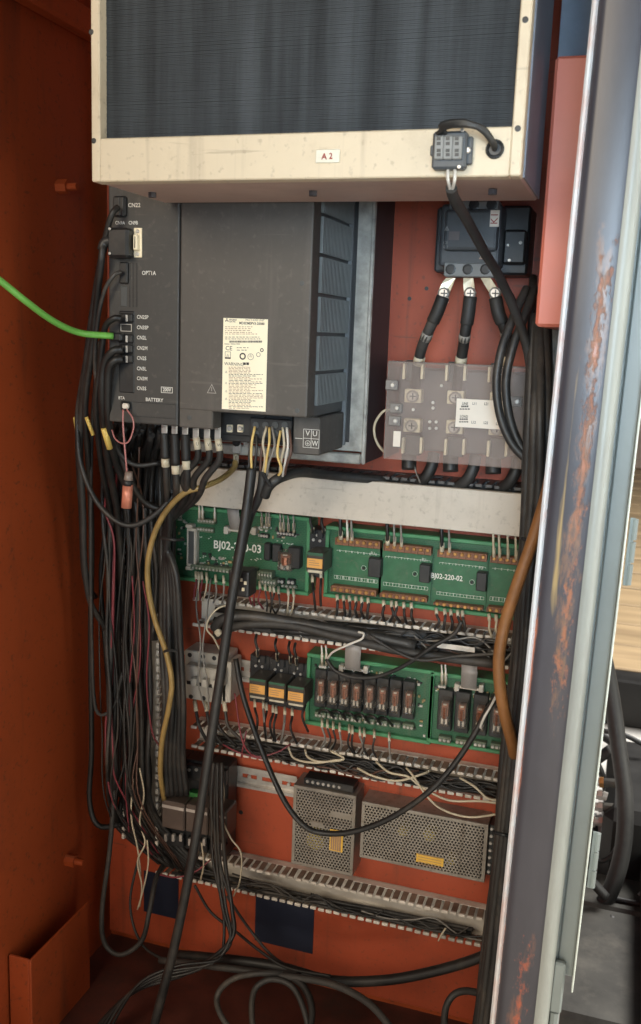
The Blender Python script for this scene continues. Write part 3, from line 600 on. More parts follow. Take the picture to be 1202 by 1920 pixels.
black('signal_cable', 'thin black cable curving from the option slot of the drive', [(228, 510, -0.256), (214, 516, -0.262), (196, 545, -0.262), (184, 600, -0.255), (178, 680, -0.24), (186, 760, -0.22), (200, 860, -0.16), (205, 1000, -0.10)], 8, G1)
c = black('signal_cable', 'black cable from the topmost of the small stacked drive plugs', [(228, 597, -0.262), (212, 598, -0.266), (196, 618, -0.262), (188, 690, -0.25), (180, 760, -0.235), (190, 870, -0.18), (212, 1000, -0.11), (216, 1200, -0.09)], 12, G1)
sleeve_on(c, (162, 782, -0.225), (175, 816, -0.22), 8, YSLEEVE)
gc = wire('network_cable', 'bright green network cable coming in from the left into the drive', [(-900, 360, -0.85), (-500, 380, -0.70), (-160, 420, -0.52), (-60, 482, -0.44), (0, 526, -0.40), (50, 566, -0.37), (100, 602, -0.33), (150, 624, -0.29), (212, 630, -0.264)], 16, GREENC, 'cable', None, 10)
pbox('boot', 204, 623, 226, 640, YD-0.016, 0.012, BLACK, gc, 0.002)
c = black('signal_cable', 'thick black cable bending down from the fourth small drive plug', [(230, 655, -0.260), (210, 660, -0.265), (194, 690, -0.262), (192, 760, -0.25), (202, 860, -0.20), (222, 980, -0.13), (232, 1150, -0.09)], 15, G1)
sleeve_on(c, (195, 803, -0.236), (206, 841, -0.225), 13, YSLEEVE)
black('signal_cable', 'thick black cable bending down from the lowest small drive plug', [(230, 673, -0.260), (214, 677, -0.265), (203, 700, -0.262), (204, 790, -0.24), (222, 880, -0.18), (260, 940, -0.12), (300, 950, -0.10)], 15, G1)
# looping cable under the drive
black('loop_cable', 'black cable swinging in a wide loop below the hanging battery', [(185, 560, -0.235), (166, 650, -0.215), (147, 760, -0.19), (146, 815, -0.188), (152, 872, -0.19), (178, 935, -0.19), (215, 975, -0.19), (250, 985, -0.185), (290, 965, -0.18), (330, 925, -0.17)], 11)
black('loop_cable', 'black cable sagging between the drive base and the power cables', [(205, 805, -0.22), (225, 850, -0.2), (255, 872, -0.19), (300, 868, -0.18)], 10)
black('loop_cable', 'black cable curving behind the hanging battery towards the power cables', [(215, 820, -0.2), (240, 890, -0.18), (270, 940, -0.16), (310, 955, -0.15), (345, 940, -0.15)], 12)
# battery
bt = thing('backup_battery', 'copper coloured cylinder battery hanging on pink wires below the drive', 'battery', A(238, 953, -0.255))
obj('wrapped_cell', MB().cyl(A(237, 952, -0.255), A(240, 908, -0.255), rad(21, -0.255), 16), BATT, bt, True)
obj('clear_sleeve', MB().cyl(A(240, 908, -0.255), A(242, 884, -0.255), rad(20, -0.255), 16, rad(15, -0.255)), mat('sleeve_smoke', (0.22, 0.17, 0.14), 0.3), bt, True)
obj('dark_band', MB().cyl(A(239.7, 910, -0.2551), A(240.6, 900, -0.2551), rad(21, -0.255), 16), BLACK, bt, True)
wire('lead', '', [(231, 768, -0.257), (231, 800, -0.26), (235, 850, -0.258), (238, 886, -0.256)], 3.6, PINK, parent=bt)
wire('lead', '', [(238, 768, -0.257), (249, 785, -0.262), (250, 805, -0.262), (241, 828, -0.26), (228, 831, -0.256), (216, 822, -0.25), (210, 806, -0.245)], 3.2, PINK, parent=bt)

# ------------------------------------------------------------------ power cables on the drive terminals
YP = -0.205
tx = [308, 327, 347, 367, 388, 408]
names = ['leftmost', 'second', 'third', 'fourth', 'fifth', 'sixth']
letters = ['', '', 'W', 'U', 'V', 'W']
for i in range(6):
    px = tx[i]; py = 797+i*1.2
    c = thing('power_cable', names[i]+' of the six black power cables screwed along the drive base', 'cable', A(px, py+20, YP), 'power cables under the drive')
    x_, X_, z_, Z_ = R(px-5.5, py-4, px+5.5, py+26, YP)
    obj('ring_lug', MB().rbox(x_, X_, YP-0.001, YP+0.0015, z_, Z_, 0.001), STEEL, c)
    inst('screw', SCREW_S, A(px, py, YP-0.001), c, scale=(1.05, 1.2, 1.05))
    path_end = [(318-i*2, 985+i*2, -0.15+0.005*i), (306+i*5, 1080, -0.12-0.004*i), (303+i*7, 1200, -0.115-0.006*(i % 3)), (309+i*7, 1320, -0.11-0.006*(i % 3)), (303+i*8, 1420, -0.10), (305+i*9, 1490, -0.085)]
    if i < 3:
        b0 = [(px+2, py+16), (px-2, py+20), (px, py+18)][i]; dy = (0, 12, 2)[i]
        wire('heat_shrink_boot', '', [(px, py+15, YP), (px+1, py+35, YP+0.001), (px+2, py+62+dy, YP+0.002)], 19, CABLE, parent=c, n=10)
        wire('marker_sleeve', '', [(px+2, py+62+dy, YP+0.002), (px+3, py+78+dy, YP+0.003)], 17, SLEEVE, parent=c, n=10)
        wire('jacket', '', [(px+3, py+70+dy, YP+0.003), (px+4, py+98+dy, YP+0.01), (px+6-i*4, 935, -0.175)]+path_end, 13, CABLE, parent=c, n=9)
    else:
        wire('marker_sleeve', '', [(px+1, py+20, YP-0.0005), (px+4, py+42, YP)], 14, SLEEVE, parent=c, n=10)
        p = A(px+3, py+32, YP-0.0052); text('sleeve_letter', letters[i], p, 0.006, INK, c, align='CENTER')
        wire('jacket', '', [(px+4, py+38, YP), (px+2, py+62, YP+0.004), (px-24, py+96, YP+0.012), (350+(i-3)*9, 935, -0.172)]+path_end, 13, CABLE, parent=c, n=9)
for px in (430, 450):
    x_, X_, z_, Z_ = R(px-5, 796, px+5, 811, -0.198); o = obj('spare_terminal', MB().rbox(x_, X_, -0.1985, -0.1945, z_, Z_, 0.0006), TIN, dv); inst('screw', SCREW_S, A(px+1, 803, -0.1985), o)
c = thing('earth_cable', 'thick yellow green earth cable curving from the drive base past the left duct', 'cable', A(444, 830, -0.11))
x_, X_, z_, Z_ = R(437, 823, 451, 850, -0.108)
obj('ring_lug', MB().rbox(x_, X_, -0.109, -0.106, z_, Z_, 0.001), STEEL, c); inst('screw', SCREW_K, A(444, 829, -0.109), c, scale=(0.9, 2, 0.9))
wire('marker_sleeve', '', [(443, 852, -0.112), (442, 868, -0.116)], 11.5, SLEEVE, parent=c, n=10); text('sleeve_letter', 'E', A(442.5, 859, -0.1195), 0.007, INK, c, align='CENTER')
wire('jacket', '', [(442, 864, -0.115), (438, 878, -0.125), (415, 898, -0.155), (380, 913, -0.18), (345, 925, -0.185), (312, 958, -0.18), (290, 1000, -0.175), (278, 1050, -0.17), (278, 1100, -0.165), (290, 1160, -0.16), (312, 1225, -0.155), (322, 1280, -0.15), (316, 1330, -0.145), (304, 1390, -0.13), (301, 1450, -0.11), (308, 1500, -0.08)], 11.5, EARTH, parent=c, n=9)
zt_ = obj('cable_tie', MB().tube([A(308, 1222, -0.166), A(318, 1219, -0.168), A(332, 1221, -0.165)], 0.002, 6), BLACK); tag(zt_, 'black cable tie round the yellow green earth cable', 'cable tie')
obj('copper_busbar', MB().rbox(-0.566, -0.405, -0.1045, -0.1015, -0.148, -0.128, 0.001), mat('busbar', (0.55, 0.30, 0.20), 0.4, 0.6, var=0.3, scale=40, dirt=(0.3, 0.27, 0.22), dirt_amt=0.5), fm)
inst('busbar_screw', SCREW_S, A(463, 832, -0.1045), fm, scale=(1.3, 1.3, 1.3))

# motor cables
def motor(name, label, cores, jacket, w, mats):
    t_ = thing(name, label, 'cable', A(*jacket[0]))
    for q, mm in zip(cores, mats): wire('core', '', q, 5.2, mm, parent=t_)
    wire('jacket', '', jacket, w, CABLE, parent=t_, n=12, sub=8)
    return t_
motor('motor_cable', 'thick black cable running diagonally down across the whole cabinet', [[(478, 800, -0.203), (473, 825, -0.21), (471, 850, -0.212), (472, 884, -0.21)], [(481, 815, -0.203), (481, 840, -0.211), (477, 884, -0.21)], [(474, 812, -0.203), (468, 840, -0.205), (467, 884, -0.208)]],
      [(472, 878, -0.21), (466, 930, -0.215), (456, 1000, -0.22), (444, 1070, -0.225), (432, 1140, -0.23), (419, 1230, -0.235), (404, 1330, -0.24), (386, 1450, -0.245), (362, 1600, -0.25), (328, 1770, -0.25), (290, 1920, -0.25), (262, 2040, -0.25)], 20, (YELLOW, CABLE, CABLE))
motor('motor_cable', 'black cable with spliced yellow and brown cores right of the diagonal cable', [[(500, 800, -0.203), (493, 830, -0.212), (497, 860, -0.21), (492, 892, -0.20)], [(505, 802, -0.203), (505, 830, -0.214), (500, 860, -0.212), (497, 892, -0.202)], [(510, 800, -0.203), (515, 835, -0.213), (505, 865, -0.212), (500, 892, -0.202)], [(497, 812, -0.203), (490, 850, -0.205), (488, 892, -0.202)]],
      [(494, 884, -0.202), (490, 915, -0.20), (482, 940, -0.195), (470, 965, -0.19), (455, 1010, -0.185), (444, 1060, -0.18), (440, 1100, -0.17)], 17, (CREAMW, YELLOW, GREYW, BROWNW))
motor('motor_cable', 'black cable with spliced cores turning right along the top duct', [[(530, 802, -0.203), (533, 835, -0.213), (528, 860, -0.21), (524, 892, -0.20)], [(538, 802, -0.203), (540, 835, -0.213), (536, 860, -0.21), (530, 893, -0.20)], [(526, 808, -0.203), (520, 850, -0.213), (528, 880, -0.21), (520, 894, -0.20)], [(543, 806, -0.203), (546, 845, -0.213), (538, 870, -0.21), (534, 890, -0.2)]],
      [(496, 930, -0.198), (504, 912, -0.202), (525, 896, -0.197), (560, 886, -0.15), (600, 889, -0.11), (650, 894, -0.08), (720, 900, -0.05)], 19, (CREAMW, WHITEW, YELLOW, BROWNW))
o = obj('cable_tie', MB().tube([A(490, 886, -0.212), A(500, 900, -0.213), A(508, 913, -0.210)], 0.0022, 6), BLACK); tag(o, 'black cable tie at the splice above the white duct cover', 'cable tie')
tape = wire('tape_wrap', 'black tape wrapped round the cable splice beside the diagonal cable', [(470, 955, -0.192), (456, 1005, -0.187), (447, 1050, -0.182)], 22, BLACK, 'tape', None, 9)
cn = thing('loose_connector', 'loose black multi pin connector hanging behind the diagonal cable', 'connector', A(448, 1100, -0.15))
x_, X_, z_, Z_ = R(428, 1068, 466, 1122, -0.16)
o = obj('housing', MB().rbox(x_, X_, -0.16, -0.13, z_, Z_, 0.003, 2), BLACK, cn)
for (px, py) in ((452, 1088), (460, 1094), (456, 1106), (446, 1082)): pbox('contact', px-3, py-4, px+2, py+3, -0.1615, 0.002, TIN, cn, 0.0004)

# ------------------------------------------------------------------ contactor, right of the drive
ct = thing('contactor', 'dark contactor with grey terminal strip above the clear filter cover', 'contactor', A(878, 520, -0.06))
pbox('base', 820, 388, 940, 512, -0.05, 0.05, BLACK2, ct, 0.003)
pbox('body', 828, 382, 934, 500, -0.105, 0.055, BLACK2, ct, 0.004, 2)
pbox('upper_body', 835, 392, 930, 470, -0.118, 0.02, BLACK2, ct, 0.004, 2)
CG = mat('contactor_grey', (0.23, 0.235, 0.23), 0.5)
s = pbox('terminal_strip', 833, 492, 926, 520, -0.108, 0.02, CG, ct, 0.0015)
for px in (845, 877, 910): inst('screw_well', SCREW_K, A(px, 505, -0.108), s, scale=(1.0, 0.5, 1.0))
s = pbox('terminal_strip', 843, 376, 936, 393, -0.108, 0.02, CG, ct, 0.0015)
for px in (856, 889, 922): inst('screw_well', SCREW_K, A(px, 384, -0.108), s, scale=(1.0, 0.5, 1.0))
x_, X_, z_, Z_ = R(920, 394, 935, 425, -0.1195); s = obj('tag_sticker', MB().box(x_, X_, -0.1195, -0.118, z_, Z_), LABELW, ct)
text('tag_lettering', 'K1', ((x_+X_)/2, -0.1199, (z_+Z_)/2), 0.012, INKR, s, rot=PI/2, align='CENTER')
x_, X_, z_, Z_ = R(842, 434, 861, 450, -0.1185); obj('print_panel', MB().box(x_, X_, -0.1185, -0.118, z_, Z_), mat('dim_print', (0.14, 0.12, 0.12), 0.6), ct)
tri(838, 428, 9, -0.1186, CG, ct, 0.3, 'print_triangle'); ptext('print', 'CE', 831, 455, 5, -0.1186, CG, ct); ptext('print', '0 1', 831, 463, 5, -0.1186, CG, ct)
tri(906, 479, 14, -0.1063, mat('print_orange', (0.42, 0.28, 0.2), 0.6), ct, 0.2, 'print_triangle')
for i, (x0, x1) in enumerate(((845, 832), (878, 881), (910, 928))):
    k = MB(); Yl = -0.112
    a0, a1 = A(x0-9, 521, Yl+0.004), A(x0+9, 521, Yl+0.004); b0, b1 = A(x1-11, 548, Yl), A(x1+9, 553, Yl); d0, d1 = A(x1-8, 560, Yl), A(x1+8, 568, Yl)
    mid0 = A((x0+x1)/2-11, 533, Yl); mid1 = A((x0+x1)/2+10, 535, Yl)
    F = [a0, mid0, b0, d0, d1, b1, mid1, a1]; nF = len(F)
    k.add([p[:] for p in F]+[(p.x, p.y+0.003, p.z) for p in F], [tuple(range(nF)), tuple(range(2*nF-1, nF-1, -1))]+[(j, j+nF, (j+1) % nF+nF, (j+1) % nF) for j in range(nF)])
    bar = obj('terminal_link', k, TIN, ct); inst('link_bolt', SCREW_L, A(x1+1, 550, Yl-0.0005), bar, scale=(1.15, 1.3, 1.15)); inst('bolt_slot', CROSS, A(x1+1, 550, Yl-0.0072), bar)
aux = thing('auxiliary_contact_block', 'dark auxiliary block clipped to the right side of the contactor', 'contact block', A(970, 540, -0.05))
pbox('body', 942, 385, 988, 516, -0.060, 0.060, BLACK, aux, 0.003); pbox('terminal_cover', 945, 430, 984, 496, -0.072, 0.012, BLACK, aux, 0.003)
for (px, py) in ((953, 460), (976, 455), (955, 488)): inst('screw', SCREW_T, A(px, py, -0.0725), aux, scale=(1.2, 1.2, 1.2))
mk = [(820, 612), (868, 608), (944, 615)]
for i, P in enumerate(([(831, 556, -0.116), (820, 585, -0.116), (803, 622, -0.112), (790, 655, -0.10), (783, 690, -0.09), (778, 730, -0.08)],
                       [(882, 556, -0.116), (878, 590, -0.116), (872, 625, -0.112), (868, 655, -0.10), (862, 690, -0.09), (856, 730, -0.08)],
                       [(929, 558, -0.116), (935, 588, -0.116), (948, 620, -0.11), (954, 650, -0.10), (946, 690, -0.09), (938, 730, -0.08)])):
    c = thing('contactor_cable', ('left', 'middle', 'right')[i]+' of the thick black cables joining the contactor to the filter', 'cable', A(*P[3]), 'cables between contactor and filter')
    wire('jacket', '', P, 19, CABLEG, parent=c, n=10); wire('heat_shrink_boot', '', P[:2]+[tuple((P[1][j]+P[2][j])/2 for j in range(3))], 23, CABLEG, parent=c, n=10)
    a, b = P[2], P[3]
    q0 = tuple(a[j]*0.95+b[j]*0.05 for j in range(3)); q1 = tuple(a[j]*0.55+b[j]*0.45 for j in range(3))
    wire('marker_sleeve', '', [q0, q1], 20.5, mat('grey_sleeve', (0.24, 0.22, 0.19), 0.5), parent=c, n=10)
    wire('marker_sleeve', '', [tuple(P[3][j]*0.6+P[4][j]*0.4 for j in range(3)), tuple(P[3][j]*0.2+P[4][j]*0.8 for j in range(3))], 20.5, SLEEVE, parent=c, n=10)

# ------------------------------------------------------------------ line filter with clear cover
YC = -0.11
fl = thing('line_filter', 'line filter under a dusty clear cover with white line and load label', 'filter', A(850, 870, -0.05))
fx0_, fx1_, fz0_, fz1_ = R(727, 676, 978, 880, YC)
obj('base_block', MB().rbox(fx0_+0.004, fx1_-0.004, -0.055, 0.0, fz0_+0.008, fz1_-0.01, 0.002), mat('filter_base', (0.15, 0.135, 0.13), 0.5, var=0.1), fl)
cw = MB().rbox(fx0_, fx1_, YC, YC+0.0025, fz0_, fz1_, 0.001).rbox(fx0_, fx1_, YC+0.0026, -0.03, fz1_-0.0025, fz1_, 0.0008).rbox(fx0_, fx0_+0.0025, YC+0.0026, -0.03, fz0_, fz1_-0.0026, 0.0008).rbox(fx1_-0.0025, fx1_, YC+0.0026, -0.03, fz0_, fz1_-0.0026, 0.0008)
obj('clear_cover', cw, ACRYL, fl)
YI = -0.092
for r_, py in enumerate((743, 797)):
    for i, px in enumerate((774, 854, 934)):
        yy = py+i*3+r_*1.5
        plate = pbox('terminal_plate', px-15-r_*2, yy-14, px+15-r_*2, yy+13, YI, 0.016, TIN, fl, 0.0008)
        inst('terminal_screw', SCREW_L, A(px-r_*2, yy, YI-0.0006), plate, scale=(1.25, 1.0, 1.25)); inst('screw_slot', CROSS, A(px-r_*2, yy, YI-0.0062), plate)
        y2 = yy-46 if r_ == 0 else yy+38
        for sx in (-1, 1):
            pbox('side_clip', px+sx*17-1.5-r_*2, y2-16, px+sx*17+1.5-r_*2, y2+14, YI-0.004, 0.012, TIN, fl, 0.0004)
        x_, X_, z_, Z_ = R(px-14-r_*2, y2-22, px+14-r_*2, y2+18, YI+0.004)
        obj('terminal_cell', MB().rbox(x_, X_, YI+0.005, YI+0.018, z_, Z_, 0.001), GREYD, fl)
for (px, py) in ((737, 722), (742, 789), (970, 753), (745, 765)):
    o = pbox('mounting_ear', px-14, py-10, px+8, py+10, YC-0.004, 0.0036, mat('ear_grey', (0.20, 0.18, 0.165), 0.5), fl, 0.001); inst('screw', SCREW_S, A(px, py, YC-0.004), o)
for (px, py) in ((775, 768), (812, 755), (828, 723), (812, 765), (806, 791), (818, 791), (806, 803), (818, 803)):
    inst('cover_rivet', SCREW_T, A(px, py, YC), fl, scale=(1.2, 0.6, 1.2))
x_, X_, z_, Z_ = R(857, 747, 947, 806, YC); s = obj('paper_label', MB().box(x_, X_, YC-0.0006, YC-0.0002, z_, Z_), LABELW, fl)
for tx_, px, py in (('LINE', 872, 757), ('L11', 890, 757), ('L21', 912, 757.5), ('LOAD', 870, 781), ('L12', 888, 792), ('L22', 911, 793), ('L32', 934, 795), ('L31', 934, 759)): ptext('label_print', tx_, px, py, 4.6, YC-0.0009, INK, s, align='CENTER', sx=0.8, weight=0.02)
lm = MB()
for (px, py, w_, h_) in ((872, 762, 14, 3.4), (872, 767, 20, 2.4), (870, 786, 16, 3), (870, 791, 18, 2.4)):
    for j in range(4):
        p = A(px-w_/2+j*w_/4, py-h_/2, YC-0.0009); q = A(px-w_/2+(j+0.75)*w_/4, py+h_/2, YC-0.0009); lm.add([(p.x, p.y, p.z), (q.x, p.y, p.z), (q.x, p.y, q.z), (p.x, p.y, q.z)], [(0, 1, 2, 3)])
obj('label_text_lines', lm, INK, s)['kind'] = 'stuff'
pbox('side_label', 738, 808, 750, 838, YC-0.0005, 0.0004, LABELW, fl, 0.0001)
for i, px in enumerate((770, 848, 928)):
    c = thing('filter_cable', ('left', 'middle', 'right')[i]+' of the thick black cables below the clear filter cover', 'cable', A(px+25, 890, -0.04), 'cables below the filter')
    wire('lug_boot', '', [(px-2, 842+i*3, -0.075), (px-3, 860+i*3, -0.075), (px-3, 880+i*4, -0.078)], 27, CABLE, parent=c, n=10)
    wire('jacket', '', [(px+44, 850+i*4, -0.05), (px+40, 872+i*4, -0.055), (px+28, 895+i*4, -0.055), (px+6, 912+i*4, -0.045), (px-20, 925+i*4, -0.04)], 21, CABLE, parent=c, n=10)
wire('earth_wire', 'thin yellow green earth wire arching left of the clear filter cover', [(735, 768, -0.10), (718, 772, -0.10), (703, 795, -0.095), (704, 822, -0.09), (718, 845, -0.08), (735, 850, -0.05)], 5, CREAMW, 'wire')
wire('earth_wire', 'thin grey wire dropping from the filter bottom into the top duct', [(776, 868, -0.08), (780, 885, -0.08), (788, 905, -0.07)], 3, GREYW, 'wire')

# cables swinging on the right of the filter
G2 = 'cables looping beside the filter'
black('looping_cable', 'outer black cable looping down over the right end of the clear filter', [(988, 540, -0.13), (965, 590, -0.15), (942, 650, -0.165), (931, 715, -0.17), (938, 780, -0.175), (962, 835, -0.18), (1000, 872, -0.18)], 15, G2, CABLE, 10)
black('looping_cable', 'inner black cable looping down over the right end of the clear filter', [(1003, 540, -0.13), (985, 590, -0.15), (962, 650, -0.165), (949, 715, -0.17), (955, 780, -0.172), (975, 835, -0.175), (1005, 870, -0.178)], 15, G2, CABLE, 10)
black('looping_cable', 'black cable crossing behind the two loops right of the contactor', [(940, 530, -0.11), (962, 570, -0.125), (985, 640, -0.14), (1002, 720, -0.15), (1012, 820, -0.16), (1008, 950, -0.17)], 16, G2, CABLE, 10)
black('looping_cable', 'straight black cable dropping from the auxiliary block to the right bundle', [(1000, 520, -0.09), (998, 570, -0.12), (995, 660, -0.14), (990, 760, -0.15), (985, 900, -0.17)], 14, G2, CABLE, 10)

# ------------------------------------------------------------------ wiring ducts
FING = mesh_of('duct_finger', MB().rbox(-0.0042, 0.0042, 0.006, 0.046, -0.0008, 0.0008, 0.0006).rbox(-0.0046, 0.0046, 0.0, 0.0062, -0.0034, 0.0012, 0.0007), DUCT)
DUSTY = mat('dust_covered_pvc', (0.20, 0.155, 0.115), 0.7, var=0.3, scale=60, rnd=0.2)
FING.materials.append(DUSTY)
for p_ in FING.polygons:
    if p_.center.y > 0.0065: p_.material_index = 1
FINGD = mesh_of('duct_finger', MB().rbox(-0.0042, 0.0042, 0.006, 0.046, -0.0008, 0.0008, 0.0006).rbox(-0.0046, 0.0046, 0.0, 0.0062, -0.0034, 0.0012, 0.0007), DUCT_D)
DY = -0.040
def duct(label, x0, x1, zu, zl, m=DUCT, fm_=FING, Yt=-0.06, pitch=0.0125, skip=()):
    d = thing('wiring_duct', label, 'wiring duct', ((x0+x1)/2, 0, zl), 'slotted wiring ducts')
    obj('duct_base', MB().box(x0, x1, -0.004, -0.0005, zl, zu), m, d)
    obj('duct_rail', MB().rbox(x0, x1, -0.0142, -0.0042, zu-0.0016, zu, 0.0005), m, d); obj('duct_rail', MB().rbox(x0, x1, -0.0142, -0.0042, zl, zl+0.0016, 0.0005), m, d)
    nn = int((x1-x0)/pitch)
    for i in range(nn):
        x = x0+pitch*(i+0.5)
        for z, fl_ in ((zu-0.0008, 1), (zl+0.0008, -1)):
            o = inst('duct_finger', fm_, (x+random.uniform(-0.0004, 0.0004), Yt, z+random.uniform(-0.0005, 0.0005)), d, rot=(random.uniform(-0.03, 0.03), 0 if fl_ > 0 else PI, random.uniform(-0.03, 0.03)), scale=(1, (-Yt-0.014)/0.046, 1))
    return d
duct('dark slotted wiring duct behind the white cover below the drive', -0.60, -0.115, -0.186, -0.243, DUCT_D, FINGD, -0.055)
duct('grey wiring duct stuffed with black cables between the green boards', -0.60, -0.118, (A(375, 1125, DY).z+A(960, 1195, DY).z)/2, (A(440, 1180, DY).z+A(955, 1260, DY).z)/2, Yt=DY)
duct('grey wiring duct full of wires above the perforated power supplies', -0.60, -0.118, (A(440, 1372, DY).z+A(940, 1465, DY).z)/2, (A(420, 1410, DY).z+A(760, 1470, DY).z)/2-0.003, Yt=DY)
duct('lowest grey wiring duct running beneath the perforated power supplies', -0.66, -0.126, (A(300, 1590, DY).z+A(905, 1725, DY).z)/2, (A(300, 1645, DY).z+A(895, 1770, DY).z)/2, Yt=DY)
vd = thing('wiring_duct', 'upright grey wiring duct along the left edge of the plate', 'wiring duct', (-0.68, 0, -0.8), 'slotted wiring ducts')
obj('duct_base', MB().box(-0.708, -0.645, -0.004, -0.0005, -0.80, -0.20), DUCT, vd)
for xx in (-0.708, -0.6466): obj('duct_rail', MB().box(xx, xx+0.0016, -0.0142, -0.0042, -0.80, -0.20), DUCT, vd)
for i in range(47):
    z = -0.795+i*0.0125
    inst('duct_finger', FING, (-0.6455, -0.06, z), vd, rot=(0, PI/2, random.uniform(-0.02, 0.02))); inst('duct_finger', FING, (-0.7065, -0.06, z), vd, rot=(0, -PI/2, random.uniform(-0.02, 0.02)))
cv = MB().rbox(-0.612, -0.117, -0.0655, -0.063, -0.2485, -0.1925, 0.0008)
cv.rbox(-0.612, -0.117, -0.0628, -0.055, -0.2485, -0.2465, 0.0006).rbox(-0.612, -0.117, -0.0628, -0.055, -0.1945, -0.1925, 0.0006)
tag(obj('duct_cover', cv, COVER), 'long off-white plastic cover strip on the duct below the drive', 'duct cover')
for (px, py) in ((582, 890), (600, 893)):
    pass
lost = pbox('duct_offcut', 583, 884, 612, 898, -0.075, 0.012, DUCT, None, 0.001); tag(lost, 'short grey duct offcut lying on the dark top duct', 'offcut')

# ------------------------------------------------------------------ wires inside the ducts and loose
rw = random.Random(11)
def duct_wires(n, label, group, px0, px1, ytop0, ytop1, ybot0, ybot1, wr=(6, 12), mats=(CABLE, CABLEG), dep=(-0.037, -0.010)):
    for i in range(n):
        pts = []; f0 = rw.random(); a0 = rw.uniform(px0, px0+60); a1 = rw.uniform(px1-80, px1)
        for k_ in range(7):
            t = k_/6; f0 = min(1, max(0, f0+rw.uniform(-0.22, 0.22))); x = a0+(a1-a0)*t; u_ = (x-px0)/(px1-px0)
            yt = ytop0+(ytop1-ytop0)*u_; yb = ybot0+(ybot1-ybot0)*u_
            pts.append((x, yt+(yb-yt)*f0, rw.uniform(*dep)))
        wire('duct_wire', label, pts, rw.uniform(*wr), rw.choice(mats), 'wire', group, 6, 5)
duct_wires(17, 'black cable lying in the duct between the green boards', 'cables in the second duct', 400, 985, 1142, 1212, 1172, 1250, (8, 15))
duct_wires(20, 'thin black wire lying in the duct above the power supplies', 'wires in the third duct', 400, 970, 1378, 1478, 1402, 1505, (4, 9), (CABLE, CABLEG, CABLE, BROWNW))
duct_wires(9, 'black cable lying in the lowest duct', 'cables in the lowest duct', 320, 930, 1622, 1752, 1640, 1768, (5, 9))
for i in range(3):
    o = pbox('duct_back_piece', (560, 690, 820)[i], (1178, 1190, 1205)[i], (640, 750, 890)[i], (1196, 1206, 1224)[i], -0.052, 0.001, DUCT, None, 0.0004); tag(o, ('left', 'middle', 'right')[i]+' grey bit of duct scrap among the cables between the green boards', 'backing')  # loose sheets standing in for duct back that shows between the cables
# loose wires
wire('drooping_cable', 'black cable drooping in a long curve over the two power supplies', [(442, 1235, -0.10), (452, 1290, -0.11), (470, 1350, -0.12), (500, 1430, -0.13), (535, 1505, -0.135), (570, 1548, -0.135), (605, 1562, -0.13), (660, 1560, -0.13), (730, 1535, -0.13), (800, 1488, -0.13), (850, 1435, -0.125), (890, 1375, -0.12), (918, 1325, -0.115), (950, 1285, -0.11)], 11.5, CABLE, 'cable', None, 9)
wire('draped_cable', 'black wire draped over the top edge of the large relay board', [(612, 1236, -0.05), (630, 1258, -0.055), (665, 1270, -0.058), (710, 1268, -0.06), (760, 1247, -0.065), (810, 1213, -0.07), (850, 1190, -0.07), (866, 1165, -0.07)], 8, CABLE, 'wire')
wire('crossing_wire', 'long thin black wire crossing the duct cables under the second board', [(690, 1190, -0.065), (740, 1220, -0.066), (790, 1238, -0.068), (860, 1230, -0.068), (940, 1225, -0.066)], 6, CABLEG, 'wire')
wire('twisted_wire', 'white and grey twisted wire beside the orange hose', [(930, 1305, -0.115), (920, 1325, -0.125), (908, 1345, -0.13), (900, 1365, -0.12)], 5, WHITEW, 'wire')
wire('curled_wire', 'white wire curling from the relay board up over the duct', [(614, 1235, -0.05), (625, 1222, -0.065), (655, 1208, -0.07), (678, 1198, -0.07), (682, 1188, -0.068), (672, 1185, -0.065)], 4.5, WHITEW, 'wire')
for i, P in enumerate(([(540, 1398, -0.06), (552, 1422, -0.07), (590, 1430, -0.072), (625, 1426, -0.07), (645, 1422, -0.065), (620, 1408, -0.06)], [(572, 1405, -0.06), (578, 1420, -0.068), (600, 1428, -0.072), (640, 1426, -0.066)],
                       [(670, 1440, -0.06), (700, 1455, -0.068), (745, 1464, -0.07), (790, 1452, -0.068), (806, 1445, -0.06)], [(705, 1428, -0.06), (730, 1448, -0.07), (765, 1456, -0.07), (790, 1475, -0.07), (840, 1500, -0.068), (900, 1502, -0.066), (945, 1508, -0.06)],
                       [(762, 1440, -0.06), (775, 1455, -0.07), (800, 1492, -0.072), (830, 1518, -0.07), (880, 1532, -0.068), (938, 1526, -0.06)], [(862, 1458, -0.06), (890, 1475, -0.068), (915, 1497, -0.068), (942, 1500, -0.06)])):
    wire('cream_wire', ('cream wire looped at the left end above the small power supply', 'short cream wire curled inside the looped cream wire', 'cream wire sagging in the third duct above the red gap', 'cream wire crossing over to the right end of the third duct', 'lowest cream wire curving just above the wide power supply', 'rightmost short cream wire in the third duct')[i], P, 4.6, CREAMW, 'wire', 'loose cream wires')
